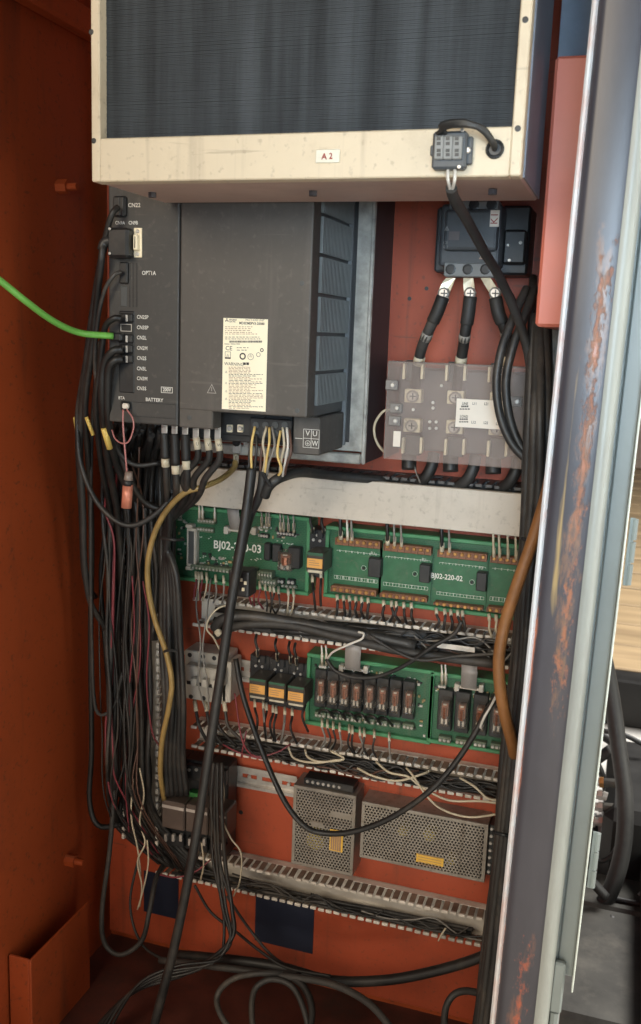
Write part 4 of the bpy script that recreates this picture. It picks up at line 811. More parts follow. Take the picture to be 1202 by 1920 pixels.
for i, P in enumerate(([(248, 1080, -0.13), (252, 1180, -0.12), (243, 1290, -0.11), (248, 1400, -0.10)], [(268, 1090, -0.13), (280, 1170, -0.12), (275, 1280, -0.11), (285, 1370, -0.10), (300, 1400, -0.08)], [(262, 1130, -0.12), (262, 1250, -0.115), (240, 1380, -0.10), (236, 1480, -0.10), (242, 1560, -0.09)],
                       [(440, 1300, -0.09), (455, 1390, -0.09), (480, 1418, -0.08), (520, 1410, -0.07), (545, 1395, -0.06)], [(418, 1396, -0.07), (450, 1412, -0.075), (495, 1424, -0.07)], [(462, 1370, -0.07), (456, 1400, -0.075), (452, 1420, -0.07)], [(300, 1640, -0.07), (330, 1645, -0.075), (365, 1635, -0.07), (395, 1612, -0.06)])):
    wire('magenta_wire', ('leftmost thin magenta wire hanging before the upright duct', 'thin magenta wire hanging between the earth cable and the upright duct', 'long magenta wire wandering down left of the upright duct', 'magenta wire curving below the breaker into the third duct', 'short magenta wire lying at the third duct lip', 'tiny magenta wire standing upright at the third duct lip', 'magenta wire curling over the dark blue sticker')[i], P, 3.4, MAG, 'wire', 'loose magenta wires')
for i, P in enumerate(([(262, 1440, -0.10), (270, 1490, -0.10), (262, 1540, -0.10), (272, 1580, -0.10), (258, 1615, -0.10), (266, 1660, -0.09), (262, 1700, -0.085)], [(250, 1460, -0.10), (246, 1530, -0.10), (258, 1590, -0.10), (264, 1640, -0.09)], [(276, 1575, -0.10), (278, 1620, -0.1), (268, 1670, -0.09), (258, 1705, -0.085)],
                       [(415, 1440, -0.09), (420, 1490, -0.09), (416, 1530, -0.09), (432, 1570, -0.09), (452, 1600, -0.09), (450, 1650, -0.085), (438, 1680, -0.08)], [(378, 1580, -0.08), (382, 1620, -0.08), (376, 1650, -0.07)], [(836, 1740, -0.07), (828, 1752, -0.075), (822, 1764, -0.07)], [(372, 1090, -0.05), (368, 1140, -0.07), (376, 1200, -0.09), (372, 1280, -0.09), (385, 1330, -0.08)], [(395, 1085, -0.05), (388, 1150, -0.08), (380, 1220, -0.09), (388, 1275, -0.09), (392, 1330, -0.08)],
                       [(440, 1132, -0.08), (410, 1140, -0.09), (392, 1160, -0.095), (388, 1180, -0.095), (400, 1195, -0.09), (412, 1218, -0.08)])):
    wire('loose_wire', ('kinked cream wire dangling at the bottom of the upright duct', 'second cream wire dangling at the bottom of the upright duct', 'short cream wire end hanging beside the dark blue sticker', 'thin cream wire wavering down past the lower contactors to the lowest duct', 'short cream wire dropping below the lower contactors', 'cut cream wire end sticking out of the lowest duct', 'leftmost grey wire running from the first board down over the breaker', 'second grey wire running from the first board down over the breaker', 'cream wire forming an open loop above the breaker')[i], P, 3.6, CREAMW if i < 6 or i == 8 else GREYW, 'wire', 'thin dangling wires')
# loops in the second duct's left end: thick cable going right from the breaker
black('thick_cable', 'thick black cable entering the duct above the breaker', [(402, 1178, -0.08), (420, 1160, -0.085), (470, 1155, -0.075), (560, 1168, -0.06), (660, 1185, -0.055), (780, 1210, -0.05)], 20, None, CABLE, 10)
black('thick_cable', 'second thick black cable in the duct above the three relays', [(405, 1192, -0.07), (450, 1172, -0.075), (540, 1172, -0.065), (640, 1195, -0.06), (760, 1222, -0.055), (930, 1245, -0.05)], 18, None, CABLEG, 10)
sl = pbox('marker_tube', 400, 1180, 412, 1196, -0.09, 0.012, SLEEVE, None, 0.004); tag(sl, 'short cream marker tube at the end of the thick cable above the breaker', 'marker tube')

# ------------------------------------------------------------------ left vertical bundle
rb_ = random.Random(5)
for i in range(20):
    x = 188+i*6.2+rb_.uniform(-4, 4); Y0 = rb_.uniform(-0.13, -0.065)
    pts = [(x+rb_.uniform(-6, 10)+18, 800+rb_.uniform(0, 20), -0.17)]
    for yy in (880, 980, 1080, 1200, 1320, 1440):
        if i > 13 and yy > 1200: break
        pts.append((x+rb_.uniform(-6, 6)+(yy-800)*0.02, yy, Y0))
    if i <= 13: pts += [(x+rb_.uniform(0, 15)+14, 1530+rb_.uniform(-15, 15), -0.06), (302+i*7, 1618+i*2, -0.028)]
    wire('bundle_cable', 'black cable in the thick bundle hanging along the left wall', pts, rb_.uniform(7, 13), rb_.choice((CABLE, CABLE, CABLEG)), 'cable', 'cables of the left bundle', 7)
for i in range(24):
    x = 205+i*5.0+rb_.uniform(-3, 3); Y0 = rb_.uniform(-0.06, -0.03)-(0.03 if i > 12 else 0)
    pts = [(x+15, 790, -0.12)]+[(x+rb_.uniform(-5, 5)+(yy-800)*0.015, yy, Y0) for yy in ((880, 980, 1090, 1200, 1330, 1460, 1540) if i < 10 else (880, 980, 1080, 1150))]
    if i < 10: pts.append((300+i*9, 1618+i*2.5, -0.026))
    wire('bundle_cable', 'black cable in the thick bundle hanging along the left wall', pts, rb_.uniform(8, 13), CABLE, 'cable', 'cables of the left bundle', 6)
black('wall_cable', 'outermost black cable hanging in front of the orange left wall', [(176, 620, -0.22), (158, 740, -0.20), (150, 830, -0.18), (156, 960, -0.16), (158, 1050, -0.15), (170, 1130, -0.13), (200, 1180, -0.10)], 13, None, CABLEG)
black('wall_cable', 'long thin black cable falling along the left wall to the floor', [(188, 640, -0.23), (178, 730, -0.20), (172, 820, -0.17), (170, 1000, -0.15), (172, 1200, -0.13), (180, 1330, -0.12), (212, 1326, -0.11), (230, 1260, -0.10)], 8, None, CABLEG)
black('wall_cable', 'black cable hanging in a deep loop near the lower left corner', [(215, 1480, -0.10), (205, 1600, -0.11), (192, 1700, -0.12), (195, 1765, -0.12), (225, 1790, -0.12), (265, 1765, -0.11), (280, 1710, -0.10), (292, 1650, -0.065), (305, 1622, -0.03)], 11, None, CABLEG)
for i in range(5):
    wire('lower_cable', 'black cable dropping beside the diagonal cable to the floor', [(395+i*5+rb_.uniform(-5, 5), 1430, -0.10), (396+i*4+rb_.uniform(-5, 5), 1520, -0.10-0.004*i), (404+i*4+rb_.uniform(-6, 6), 1620, -0.11), (416+i*4+rb_.uniform(-7, 7), 1700, -0.12), (426+i*3+rb_.uniform(-8, 8), 1765+rb_.uniform(-8, 8), -0.14), (400-i*10+rb_.uniform(-9, 9), 1800+i*6, -0.16), (330-i*18, 1812+i*11, -0.18), (255-i*16, 1850+i*16, -0.20), (190-i*14, 1960+i*10, -0.22)], rb_.uniform(5, 9), CABLE, 'cable', 'cables dropping to the cabinet floor', 7)
for i, P in enumerate(([(365, 1660, -0.08), (395, 1710, -0.08), (440, 1745, -0.09), (490, 1785, -0.11), (540, 1815, -0.12), (620, 1830, -0.12)], [(425, 1680, -0.08), (470, 1745, -0.09), (520, 1800, -0.1), (590, 1832, -0.11)], [(262, 1600, -0.06), (244, 1690, -0.08), (260, 1760, -0.10), (300, 1795, -0.12), (380, 1810, -0.13)])):
    black('floor_wire', ('thin black wire sloping down left of the large blue sticker', 'thin black wire sloping across the large blue sticker', 'thin black wire trailing under the small blue sticker')[i], P, 6, None, CABLEG)
# cables on the cabinet floor
black('floor_cable', 'thick black cable lying along the bottom of the back plate', [(330, 1790, -0.10), (420, 1798, -0.11), (520, 1812, -0.11), (620, 1838, -0.11), (720, 1838, -0.11), (810, 1822, -0.11), (900, 1795, -0.11), (960, 1760, -0.11)], 21, None, CABLE, 10)
black('floor_cable', 'second black cable lying just below the thick bottom cable', [(300, 1800, -0.13), (400, 1812, -0.14), (520, 1828, -0.14), (620, 1845, -0.15), (690, 1880, -0.17), (740, 1935, -0.2)], 15, None, CABLEG, 9)
black('coiled_cable', 'left coil of black cable on the dark cabinet floor', [(560, 1826, -0.12), (500, 1824, -0.15), (440, 1834, -0.16), (408, 1865, -0.17), (415, 1905, -0.19), (450, 1945, -0.2), (520, 1990, -0.2)], 13, None, CABLEG, 8)
black('coiled_cable', 'middle coil of black cable on the dark cabinet floor', [(590, 1990, -0.2), (572, 1900, -0.17), (548, 1850, -0.15), (510, 1836, -0.15), (480, 1852, -0.16), (472, 1890, -0.18), (480, 1940, -0.2), (520, 2000, -0.2)], 13, None, CABLEG, 8)
black('coiled_cable', 'right coil of black cable on the dark cabinet floor', [(545, 1830, -0.14), (570, 1850, -0.15), (585, 1890, -0.17), (580, 1945, -0.2)], 15, None, CABLEG, 8)
black('coiled_cable', 'black cable end curling up near the bottom of the right bundle', [(832, 1930, -0.16), (836, 1890, -0.14), (850, 1866, -0.13), (872, 1858, -0.13), (900, 1862, -0.14)], 14, None, CABLEG, 8)

# ------------------------------------------------------------------ right vertical bundle and hose
rb2 = random.Random(9)
for i in range(11):
    o_ = rb2.uniform(-13, 24); Yb = rb2.uniform(-0.24, -0.15)
    pts = [(1010+o_*0.7, 590, -0.16), (1006+o_, 760, Yb), (1000+o_*1.1, 920, Yb), (988+o_, 1080, Yb), (976+o_, 1240, Yb), (958+o_, 1420, Yb), (942+o_, 1600, Yb), (922+o_, 1780, Yb), (902+o_, 1950, Yb)]
    pts = [(a+rb2.uniform(-3, 3), b, c_) for a, b, c_ in pts]
    wire('bundle_cable', 'dark cable in the heavy bundle running down beside the grey post', pts, rb2.uniform(12, 20), rb2.choice((CABLE, CABLEG, CABLEG)), 'cable', 'cables of the right bundle', 9)
wire('orange_hose', 'dirty orange hose bulging out left of the right cable bundle', [(1040, 860, -0.26), (1024, 930, -0.27), (1000, 1010, -0.275), (972, 1090, -0.28), (948, 1165, -0.28), (936, 1230, -0.28), (938, 1290, -0.278), (948, 1345, -0.27), (962, 1400, -0.25), (968, 1450, -0.2)], 22, HOSE_O, 'hose', None, 14, 8)

# ------------------------------------------------------------------ circuit boards
TSCREW = SCREW_B
def carrier(label, px0, py0, px1, py1, Y=-0.03, rim=0.006, ribs=()):
    b_ = thing('circuit_board', label, 'circuit board', A((px0+px1)/2, py1, 0))
    x0, x1, z0, z1 = R(px0, py0, px1, py1, Y)
    obj('board', MB().box(x0+rim, x1-rim, Y, Y+0.0016, z0+rim, z1-rim), PCB, b_)
    fr_ = MB().rbox(x0, x1, Y-0.006, -0.0005, z0, z0+rim-0.0002, 0.001).rbox(x0, x1, Y-0.006, -0.0005, z1-rim+0.0002, z1, 0.001).rbox(x0, x0+rim-0.0002, Y-0.0055, -0.0005, z0+rim, z1-rim, 0.001).rbox(x1-rim+0.0002, x1, Y-0.0055, -0.0005, z0+rim, z1-rim, 0.001)
    obj('carrier_rim', fr_, PCBF, b_)
    return b_
def term_row(par, px0, py0, px1, py1, Y, dep, n_, material, smesh, sy=0.5, s=1.0, divs=True):
    x0, x1, z0, z1 = R(px0, py0, px1, py1, Y)
    t_ = obj('terminal_strip', MB().rbox(x0, x1, Y, Y+dep, z0, z1, 0.0008), material, par)
    for i in range(n_):
        x = x0+(x1-x0)*(i+0.5)/n_
        inst('screw', smesh, (x, Y, z0+(z1-z0)*sy), t_, scale=(s, s, s))
    if divs:
        d_ = MB()
        for i in range(n_+1):
            x = x0+(x1-x0)*i/n_; d_.box(x-0.0005, x+0.0005, Y-0.0025, Y+0.001, z0+0.0006, z1-0.0006)
        obj('divider', d_, material, t_)
    return t_
YB = -0.03
b1 = carrier('green control board marked BJ02 half hidden by the diagonal cable', 325, 944, 580, 1116, YB)
ptext('board_lettering', 'BJ02-220-03', 400, 1021, 16, YB-0.0003, WHITE, b1, sx=0.90, weight=0.015)
x_, X_, z_, Z_ = R(350, 990, 367, 1063, YB-0.012)
hd = obj('ribbon_header', MB().rbox(x_, X_, YB-0.012, YB, z_, Z_, 0.001), BREAK, b1); obj('header_slot', MB().box(x_+0.0035, X_-0.0035, YB-0.0126, YB-0.0118, z_+0.004, Z_-0.004), GREYD, hd)
for py in (987, 1066): pbox('header_latch', 347, py-4, 360, py+4, YB-0.014, 0.014, BREAK, hd, 0.001)
term_row(b1, 370, 972, 402, 984, YB-0.010, 0.010, 6, TERMG, SCREW_T, 0.6, 1.0, False); term_row(b1, 369, 988, 400, 1000, YB-0.006, 0.006, 6, TERMG, SCREW_T, 0.6, 1.0, False)
term_row(b1, 488, 1000, 503, 1010, YB-0.006, 0.006, 3, BLACK, SCREW_T, 0.5, 1.2, False); term_row(b1, 519, 995, 552, 1007, YB-0.008, 0.008, 6, BLACK, SCREW_T, 0.5, 1.1, False)
term_row(b1, 488, 982, 504, 994, YB-0.010, 0.010, 3, TERMG, SCREW_T, 0.5, 1.0, False)
term_row(b1, 359, 1058, 436, 1076, YB-0.014, 0.014, 12, TERMG, SCREW_T, 0.3, 0.9)
term_row(b1, 463, 1065, 479, 1084, YB-0.014, 0.014, 3, TERMG, SCREW_T, 0.3, 0.9); t2 = term_row(b1, 484, 1070, 510, 1090, YB-0.014, 0.014, 5, TERMG, SCREW_T, 0.6, 0.9)
term_row(b1, 490, 1084, 517, 1100, YB-0.018, 0.018, 5, TERMG, SCREW_T, 0.5, 1.0)
term_row(b1, 519, 1085, 532, 1096, YB-0.008, 0.008, 2, BLACK, SCREW_T, 0.5, 1.4, False); term_row(b1, 538, 1086, 552, 1098, YB-0.008, 0.008, 2, BLACK, SCREW_T, 0.5, 1.4, False)
term_row(b1, 526, 1095, 556, 1105, YB-0.006, 0.006, 4, TERMG, SCREW_T, 0.5, 1.0, False)
pbox('chip', 495, 1018, 506, 1052, YB-0.010, 0.010, BLACK, b1); pbox('chip', 510, 1020, 525, 1055, YB-0.010, 0.010, BLACK, b1)
def clear_relay(par, px0, py0, px1, py1, Y, dep, coil=True):
    x0, x1, z0, z1 = R(px0, py0, px1, py1, Y)
    r_ = obj('relay_coil', MB().rbox(x0+0.15*(x1-x0), x1-0.15*(x1-x0), Y+0.0025, Y+dep, z0+0.35*(z1-z0), z1-0.12*(z1-z0), 0.001).cyl((x0+0.5*(x1-x0), Y+0.003, z0+0.3*(z1-z0)), (x0+0.5*(x1-x0), Y+0.003, z1-0.3*(z1-z0)), 0.25*(x1-x0), 8), COPPER, par)
    obj('relay_contacts', MB().box(x0+0.2*(x1-x0), x0+0.4*(x1-x0), Y+0.0015, Y+dep, z0+0.08*(z1-z0), z0+0.3*(z1-z0)).box(x0+0.6*(x1-x0), x0+0.8*(x1-x0), Y+0.0015, Y+dep, z0+0.08*(z1-z0), z0+0.28*(z1-z0)).box(x0+0.35*(x1-x0), x0+0.65*(x1-x0), Y+0.001, Y+0.003, z1-0.2*(z1-z0), z1-0.14*(z1-z0)), STEEL, r_)
    obj('relay_case', MB().rbox(x0, x1, Y, Y+dep+0.001, z0, z1, 0.001), CLEAR, r_)
    return r_
pbox('relay_socket', 540, 1025, 562, 1068, YB-0.014, 0.014, BLACK, b1); clear_relay(b1, 521, 1034, 546, 1072, YB-0.022, 0.020)
smd = MB(); rs = random.Random(4)
for (a0, a1, b0, b1_, n_) in ((372, 430, 1040, 1054, 24), (470, 500, 1044, 1052, 8), (372, 398, 1004, 1010, 6), (520, 550, 1012, 1018, 7), (440, 470, 985, 1010, 6)):
    for i in range(n_):
        px = rs.uniform(a0, a1); py = rs.uniform(b0, b1_)+ (px-a0)*0.1; p = A(px, py, YB); smd.box(p.x-0.001, p.x+0.001, YB-0.0009, YB, p.z-0.0005, p.z+0.0005)
o = obj('small_components', smd, SILK, b1); o['kind'] = 'stuff'
CAPM = mat('tan_capacitor', (0.30, 0.22, 0.10), 0.45, var=0.2, scale=90)
def scatter(par, px0, py0, px1, py1, slope, n_, Y=-0.03):
    kinds = {}
    for i in range(n_):
        px = rs.uniform(px0, px1); py = rs.uniform(py0, py1)+(px-px0)*slope; p = A(px, py, Y); q = rs.random()
        k__ = kinds.setdefault('black' if q < 0.45 else 'tan' if q < 0.7 else 'silver', MB())
        w__, h__ = rs.choice(((0.0022, 0.0012), (0.0012, 0.002), (0.003, 0.0016), (0.0016, 0.0016)))
        k__.box(p.x-w__, p.x+w__, Y-rs.uniform(0.0015, 0.004), Y, p.z-h__, p.z+h__)
    for key, k__ in kinds.items():
        o = obj('small_components', k__, {'black': BLACK, 'tan': CAPM, 'silver': STEEL}[key], par); o['kind'] = 'stuff'
scatter(b1, 480, 985, 560, 1003, 0.12, 22); scatter(b1, 330, 960, 350, 1050, 0.1, 14); scatter(b1, 375, 1036, 440, 1056, 0.12, 22)
def ribbon(label, pts, w0, material=RIBBON):
    P = spline([A(*p) for p in pts], 6); k_ = MB(); hw = rad(w0, pts[0][2])
    v = [(p.x+s_*hw, p.y+yy, p.z) for p in P for (s_, yy) in ((-1, 0), (1, 0), (1, 0.0012), (-1, 0.0012))]
    f_ = []
    for i in range(len(P)-1):
        for j in range(4): f_.append((i*4+j, i*4+(j+1) % 4, i*4+4+(j+1) % 4, i*4+4+j))
    k_.add(v, f_+[(0, 3, 2, 1), tuple(len(v)-4+j for j in range(4))])
    return tag(obj('ribbon_cable', k_, material, None, True), label, 'ribbon cable', 'grey ribbon cables')
ribbon('grey ribbon cable dropping from the white cover onto the first board', [(436, 945, -0.045), (437, 962, -0.055), (440, 982, -0.05), (442, 996, -0.038)], 24)
def header(par, px0, py0, px1, py1, Y):
    h_ = pbox('ribbon_header', px0, py0, px1, py1, Y-0.010, 0.010, BREAK, par, 0.001)
    pbox('header_latch', px0-5, py0-3, px0+3, py1+1, Y-0.012, 0.012, BREAK, h_, 0.001); pbox('header_latch', px1-3, py0-1, px1+5, py1+3, Y-0.012, 0.012, BREAK, h_, 0.001)
header(b1, 424, 990, 474, 1001, YB)
# second board with four modules
b2 = carrier('long green terminal board marked BJ02-220-02 with brown screw terminals', 613, 984, 1010, 1167, YB)
mods = [((627, 1000), (713, 1120), (630, 1007, 712, 1030), (622, 1097, 705, 1119), 7, (691, 1046, 713, 1084), 'B'), ((714, 1012), (806, 1132), (721, 1018, 808, 1042), (714, 1110, 800, 1130), 7, (787, 1058, 805, 1094), 'T'),
        ((816, 1027), (911, 1143), (822, 1030, 912, 1054), (814, 1128, 905, 1145), 7, (894, 1073, 911, 1110), 'T'), ((917, 1040), (1000, 1158), (921, 1041, 995, 1063), (914, 1137, 985, 1156), 6, (985, 1085, 1000, 1120), 'E')]
for i, (a, b, tu, tl, n_, fu, ch) in enumerate(mods):
    x0, x1, z0, z1 = R(a[0], a[1], b[0], b[1], YB-0.004)
    m_ = obj('module', MB().box(x0, x1, YB-0.004, YB-0.0024, z0+0.001, z1-0.001), PCBL, b2)
    term_row(m_, *tu, YB-0.016, 0.012, n_, TERMB, SCREW_B, 0.62); 
    term_row(m_, *tl, YB-0.016, 0.012, n_, TERMB, SCREW_B, 0.45)
    pbox('fuse_holder', *fu, YB-0.018, 0.014, BLACK, m_, 0.001)
    Ys = YB-0.0043; g_ = MB(); t = 0.00035
    u0, u1 = A(tu[0]+2, tu[3]+3, Ys), A(tu[2]-1, tu[3]+10, Ys)
    l0, l1 = A(tl[0]+5, tl[1]-19, Ys), A(tl[2]+2, tl[1]-3, Ys)
    cw_ = (l1.x-l0.x)/n_
    for k_ in range(n_+1): g_.box(l0.x+k_*cw_-t/2, l0.x+k_*cw_+t/2, Ys-0.0001, Ys, l1.z, l0.z)
    g_.box(l0.x, l1.x, Ys-0.0002, Ys-0.0001, l0.z-t, l0.z); g_.box(l0.x, l1.x, Ys-0.0002, Ys-0.0001, l1.z, l1.z+t)
    cu = (u1.x-u0.x)/n_
    for k_ in range(n_+1): g_.box(u0.x+k_*cu-t/2, u0.x+k_*cu+t/2, Ys-0.0001, Ys, u1.z, u0.z)
    g_.box(u0.x, u1.x, Ys-0.0002, Ys-0.0001, u1.z, u1.z+t)
    px_ = (fu[0]-9, (fu[1]+fu[3])/2); c_ = A(*px_, Ys)
    for q in range(12):
        a0, a1 = 2*PI*q/12, 2*PI*(q+1)/12; g_.cyl((c_.x+0.0035*math.cos(a0), Ys, c_.z+0.0035*math.sin(a0)), (c_.x+0.0035*math.cos(a1), Ys, c_.z+0.0035*math.sin(a1)), 0.0002, 4)
    obj('silkscreen_lines', g_, SILK, m_)
    obj('small_led', MB().cyl((c_.x, Ys-0.004, c_.z), (c_.x, Ys, c_.z), 0.002, 10), BLACK, m_)
    for k_ in range(n_):
        text('silkscreen_letter', ch, (l0.x+(k_+0.5)*cw_, Ys-0.0003, (l0.z+l1.z)/2), 0.0062, SILK, m_, align='CENTER'); text('silkscreen_letter', ch, (u0.x+(k_+0.5)*cu, Ys-0.0003, (u0.z+u1.z)/2), 0.0042, SILK, m_, align='CENTER')
    ptext('silkscreen_letter', 'FU', fu[0]+8, fu[1]-8, 6, Ys-0.0003, SILK, m_, align='CENTER', sx=0.8)
ptext('board_lettering', 'BJ02-220-02', 808, 1079, 9.5, YB-0.0048, WHITE, b2, sx=0.87, weight=0.015)
# wires above and below the second board
tops = [([639, 652, 660], 'first'), ([727, 740, 753], 'second'), ([829, 843], 'third'), ([926, 937, 953, 968], 'fourth')]
for mi, (xs_, nm) in enumerate(tops):
    for i, px in enumerate(xs_):
        yb = mods[mi][2][1]+4+(px-mods[mi][2][0])*0.12; yt = 962+(px-640)*0.066
        mm = CREAMW if mi == 3 else (CABLE if i == 0 else (WHITEW if (mi == 0 and i == 1) else GREYW))
        w_ = wire('terminal_wire', '%s wire entering the top of the %s module on the long board' % (ORD[i] if i else 'leftmost', nm), [(px-2, yt-14, -0.045), (px-1, (yt+yb)/2-4, -0.052), (px, yb, YB-0.016)], (7 if i == 0 and mi < 3 else 4.5), mm, 'wire', 'wires above the long board')
        sleeve_on(w_, (px, yb-18, YB-0.0185), (px, yb-1, YB-0.0165), 8.5 if i == 0 and mi < 3 else 6, SLEEVE if mi < 3 else CREAMW, 'ferrule')
bots = [([632, 644, 655, 667, 678, 690], 'first'), ([719, 734, 743, 757, 771], 'second'), ([818, 834, 845, 858, 867], 'third'), ([917, 930, 944], 'fourth')]
for mi, (xs_, nm) in enumerate(bots):
    for i, px in enumerate(xs_):
        yb = mods[mi][3][3]-2+(px-mods[mi][3][0])*0.10; mm = CREAMW if mi == 3 else CABLE
        ln_ = 32 if mi < 3 else 36
        w_ = wire('terminal_wire', '%s wire hanging below the %s module of the long board' % (ORD[i], nm), [(px, yb-3, YB-0.014), (px+1, yb+10, YB-0.022), (px+rw.uniform(-2, 6), yb+ln_*0.7, -0.055), (px+rw.uniform(-4, 8), yb+ln_+4, -0.048)], 5.5 if mi < 3 else 4.5, mm, 'wire', 'wires below the long board')
        sleeve_on(w_, (px, yb-3, YB-0.0155), (px+0.8, yb+9, YB-0.021), 6.5, SLEEVE, 'ferrule')
# wires of first board
for i, (px, y0, y1, mm) in enumerate(((374, 950, 972, WHITEW), (380, 950, 972, WHITEW), (403, 950, 975, WHITEW), (491, 958, 984, GREYW), (500, 960, 984, GREYW), (505, 960, 984, GREYW), (526, 966, 994, GREYW), (532, 970, 994, GREYW), (541, 972, 995, GREYW), (551, 972, 996, GREYW))):
    w_ = wire('terminal_wire', '%s of the ten ferruled wires entering the top of the first board' % ORD[i], [(px-1, y0-6, -0.05), (px, (y0+y1)/2, -0.052), (px, y1+3, YB-0.01)], 3.5, mm, 'wire', 'wires above the first board')
    sleeve_on(w_, (px, y1-14, -0.0505), (px, y1+2, YB-0.012), 5.5, SLEEVE, 'ferrule')
for i, (px, y0, mm) in enumerate(((367, 1074, MAG), (372, 1075, CREAMW), (378, 1075, MAG), (387, 1076, CREAMW), (404, 1080, GREYW), (419, 1082, GREYW), (470, 1084, MAG), (476, 1086, MAG), (487, 1092, MAG), (497, 1096, CABLE), (506, 1098, CABLE), (513, 1100, CABLE), (522, 1102, CABLE), (540, 1104, CREAMW), (550, 1106, CREAMW))):
    w_ = wire('terminal_wire', ('%s of the fifteen wires dropping below the first board' % (ORD[i] if i < 10 else ['eleventh', 'twelfth', 'thirteenth', 'fourteenth', 'rightmost'][i-10])), [(px, y0-2, YB-0.014), (px+1, y0+14, YB-0.024), (px+rw.uniform(-4, 4), y0+34, -0.055), (px+rw.uniform(-8, 8), y0+50, -0.045)], 3.6, mm, 'wire', 'wires below the first board')
    sleeve_on(w_, (px, y0-2, YB-0.0155), (px+0.9, y0+12, YB-0.0235), 5.5, SLEEVE, 'ferrule')

# ------------------------------------------------------------------ relay boards
b3 = carrier('wide green relay board carrying eight clear relays in a row', 578, 1222, 808, 1394, YB)
b4 = carrier('smaller green relay board carrying four clear relays beside the hose', 809, 1256, 975, 1418, YB)
for i, px in enumerate((600, 623, 645, 667, 692, 716, 740, 765)):
    y = 1262+(px-600)*0.135
    t_ = pbox('relay_socket', px-9, y-8, px+10, y+66, YB-0.014, 0.014, BLACK, b3, 0.001); clear_relay(b3, px-7.5, y+10, px+7, y+58, YB-0.030, 0.016)
    term_row(b3, px-10, y+72, px+10, y+86, YB-0.010, 0.010, 3, TERMG, SCREW_T, 0.45, 1.1, False)
for i, px in enumerate((833, 865, 899, 931)):
    y = 1300+(px-833)*0.135
    pbox('relay_socket', px-10, y-8, px+12, y+72, YB-0.014, 0.014, BLACK, b4, 0.001); clear_relay(b4, px-8, y+12, px+8, y+64, YB-0.030, 0.016)
    term_row(b4, px-11, y+80, px+12, y+95, YB-0.010, 0.010, 3, TERMG, SCREW_T, 0.45, 1.3, False)
term_row(b3, 598, 1244, 612, 1256, YB-0.010, 0.010, 3, TERMG, SCREW_T, 0.5, 1.2, False); term_row(b4, 822, 1282, 836, 1293, YB-0.010, 0.010, 3, TERMG, SCREW_T, 0.5, 1.2, False)
smd = MB()
for (a0, a1, y0, n_) in ((612, 780, 1250, 46), (735, 775, 1262, 14)):
    for i in range(n_):
        px = rs.uniform(a0, a1); py = y0+(px-600)*0.13+rs.uniform(-5, 7); p = A(px, py, YB); smd.box(p.x-0.0013, p.x+0.0013, YB-0.0014, YB, p.z-0.0006, p.z+0.0006)
o = obj('small_components', smd, SILK, b3); o['kind'] = 'stuff'
smd = MB()
for i in range(30):
    px = rs.uniform(815, 950); py = 1290+(px-815)*0.13+rs.uniform(-5, 7); p = A(px, py, YB); smd.box(p.x-0.0013, p.x+0.0013, YB-0.0014, YB, p.z-0.0006, p.z+0.0006)
o = obj('small_components', smd, SILK, b4); o['kind'] = 'stuff'
scatter(b3, 592, 1246, 790, 1258, 0.135, 46); scatter(b3, 780, 1290, 800, 1380, 0.1, 8); scatter(b4, 818, 1284, 955, 1298, 0.135, 30); scatter(b3, 592, 1330, 780, 1340, 0.135, 30)
header(b3, 640, 1250, 684, 1261, YB); header(b4, 857, 1285, 901, 1297, YB)
ribbon('grey ribbon cable dropping onto the wide eight relay board', [(664, 1204, -0.055), (662, 1220, -0.06), (661, 1240, -0.052), (661, 1256, -0.04)], 31)
ribbon('grey ribbon cable dropping onto the smaller four relay board', [(880, 1248, -0.055), (880, 1262, -0.06), (879, 1276, -0.052), (879, 1291, -0.04)], 29)
for i, px in enumerate((604, 612, 829, 836)):
    y = 1222 if i < 2 else 1258
    w_ = wire('terminal_wire', ['left wire entering the top left of the eight relay board', 'right wire entering the top left of the eight relay board', 'left wire entering the top left of the four relay board', 'right wire entering the top left of the four relay board'][i], [(px-1, y-12, -0.05), (px, y+8, -0.052), (px, y+26, YB-0.010)], 3.5, WHITEW, 'wire', 'wires above the relay boards')
    sleeve_on(w_, (px, y+4, -0.0525), (px, y+24, YB-0.012), 5.5, SLEEVE, 'ferrule')
for i, (px, y0) in enumerate(((604, 1352), (614, 1354), (625, 1357), (637, 1360), (655, 1363), (661, 1365), (675, 1368), (683, 1370), (702, 1372), (730, 1378))):
    w_ = wire('terminal_wire', '%s of the ten wires dropping below the eight relay board' % ORD[i], [(px, y0-4, YB-0.012), (px, y0+12, YB-0.026), (px+rw.uniform(-3, 7), y0+32, -0.055), (px+rw.uniform(-6, 8), y0+48, -0.045)], 4.2, CABLE if i % 3 else GREYW, 'wire', 'wires below the relay boards')
    sleeve_on(w_, (px, y0-4, YB-0.0135), (px, y0+12, YB-0.0265), 5.5, SLEEVE, 'ferrule')
for i in range(6):
    px = 612+i*22
    wire('jumper_wire', '%s black jumper wire looped along the foot of the eight clear relays' % ORD[i], [(px-14, 1338+i*3, YB-0.012), (px-8, 1330+i*3, YB-0.030), (px+4, 1334+i*3, YB-0.036), (px+14, 1346+i*3, YB-0.012)], 5, CABLE, 'wire', 'jumpers on the relay board')

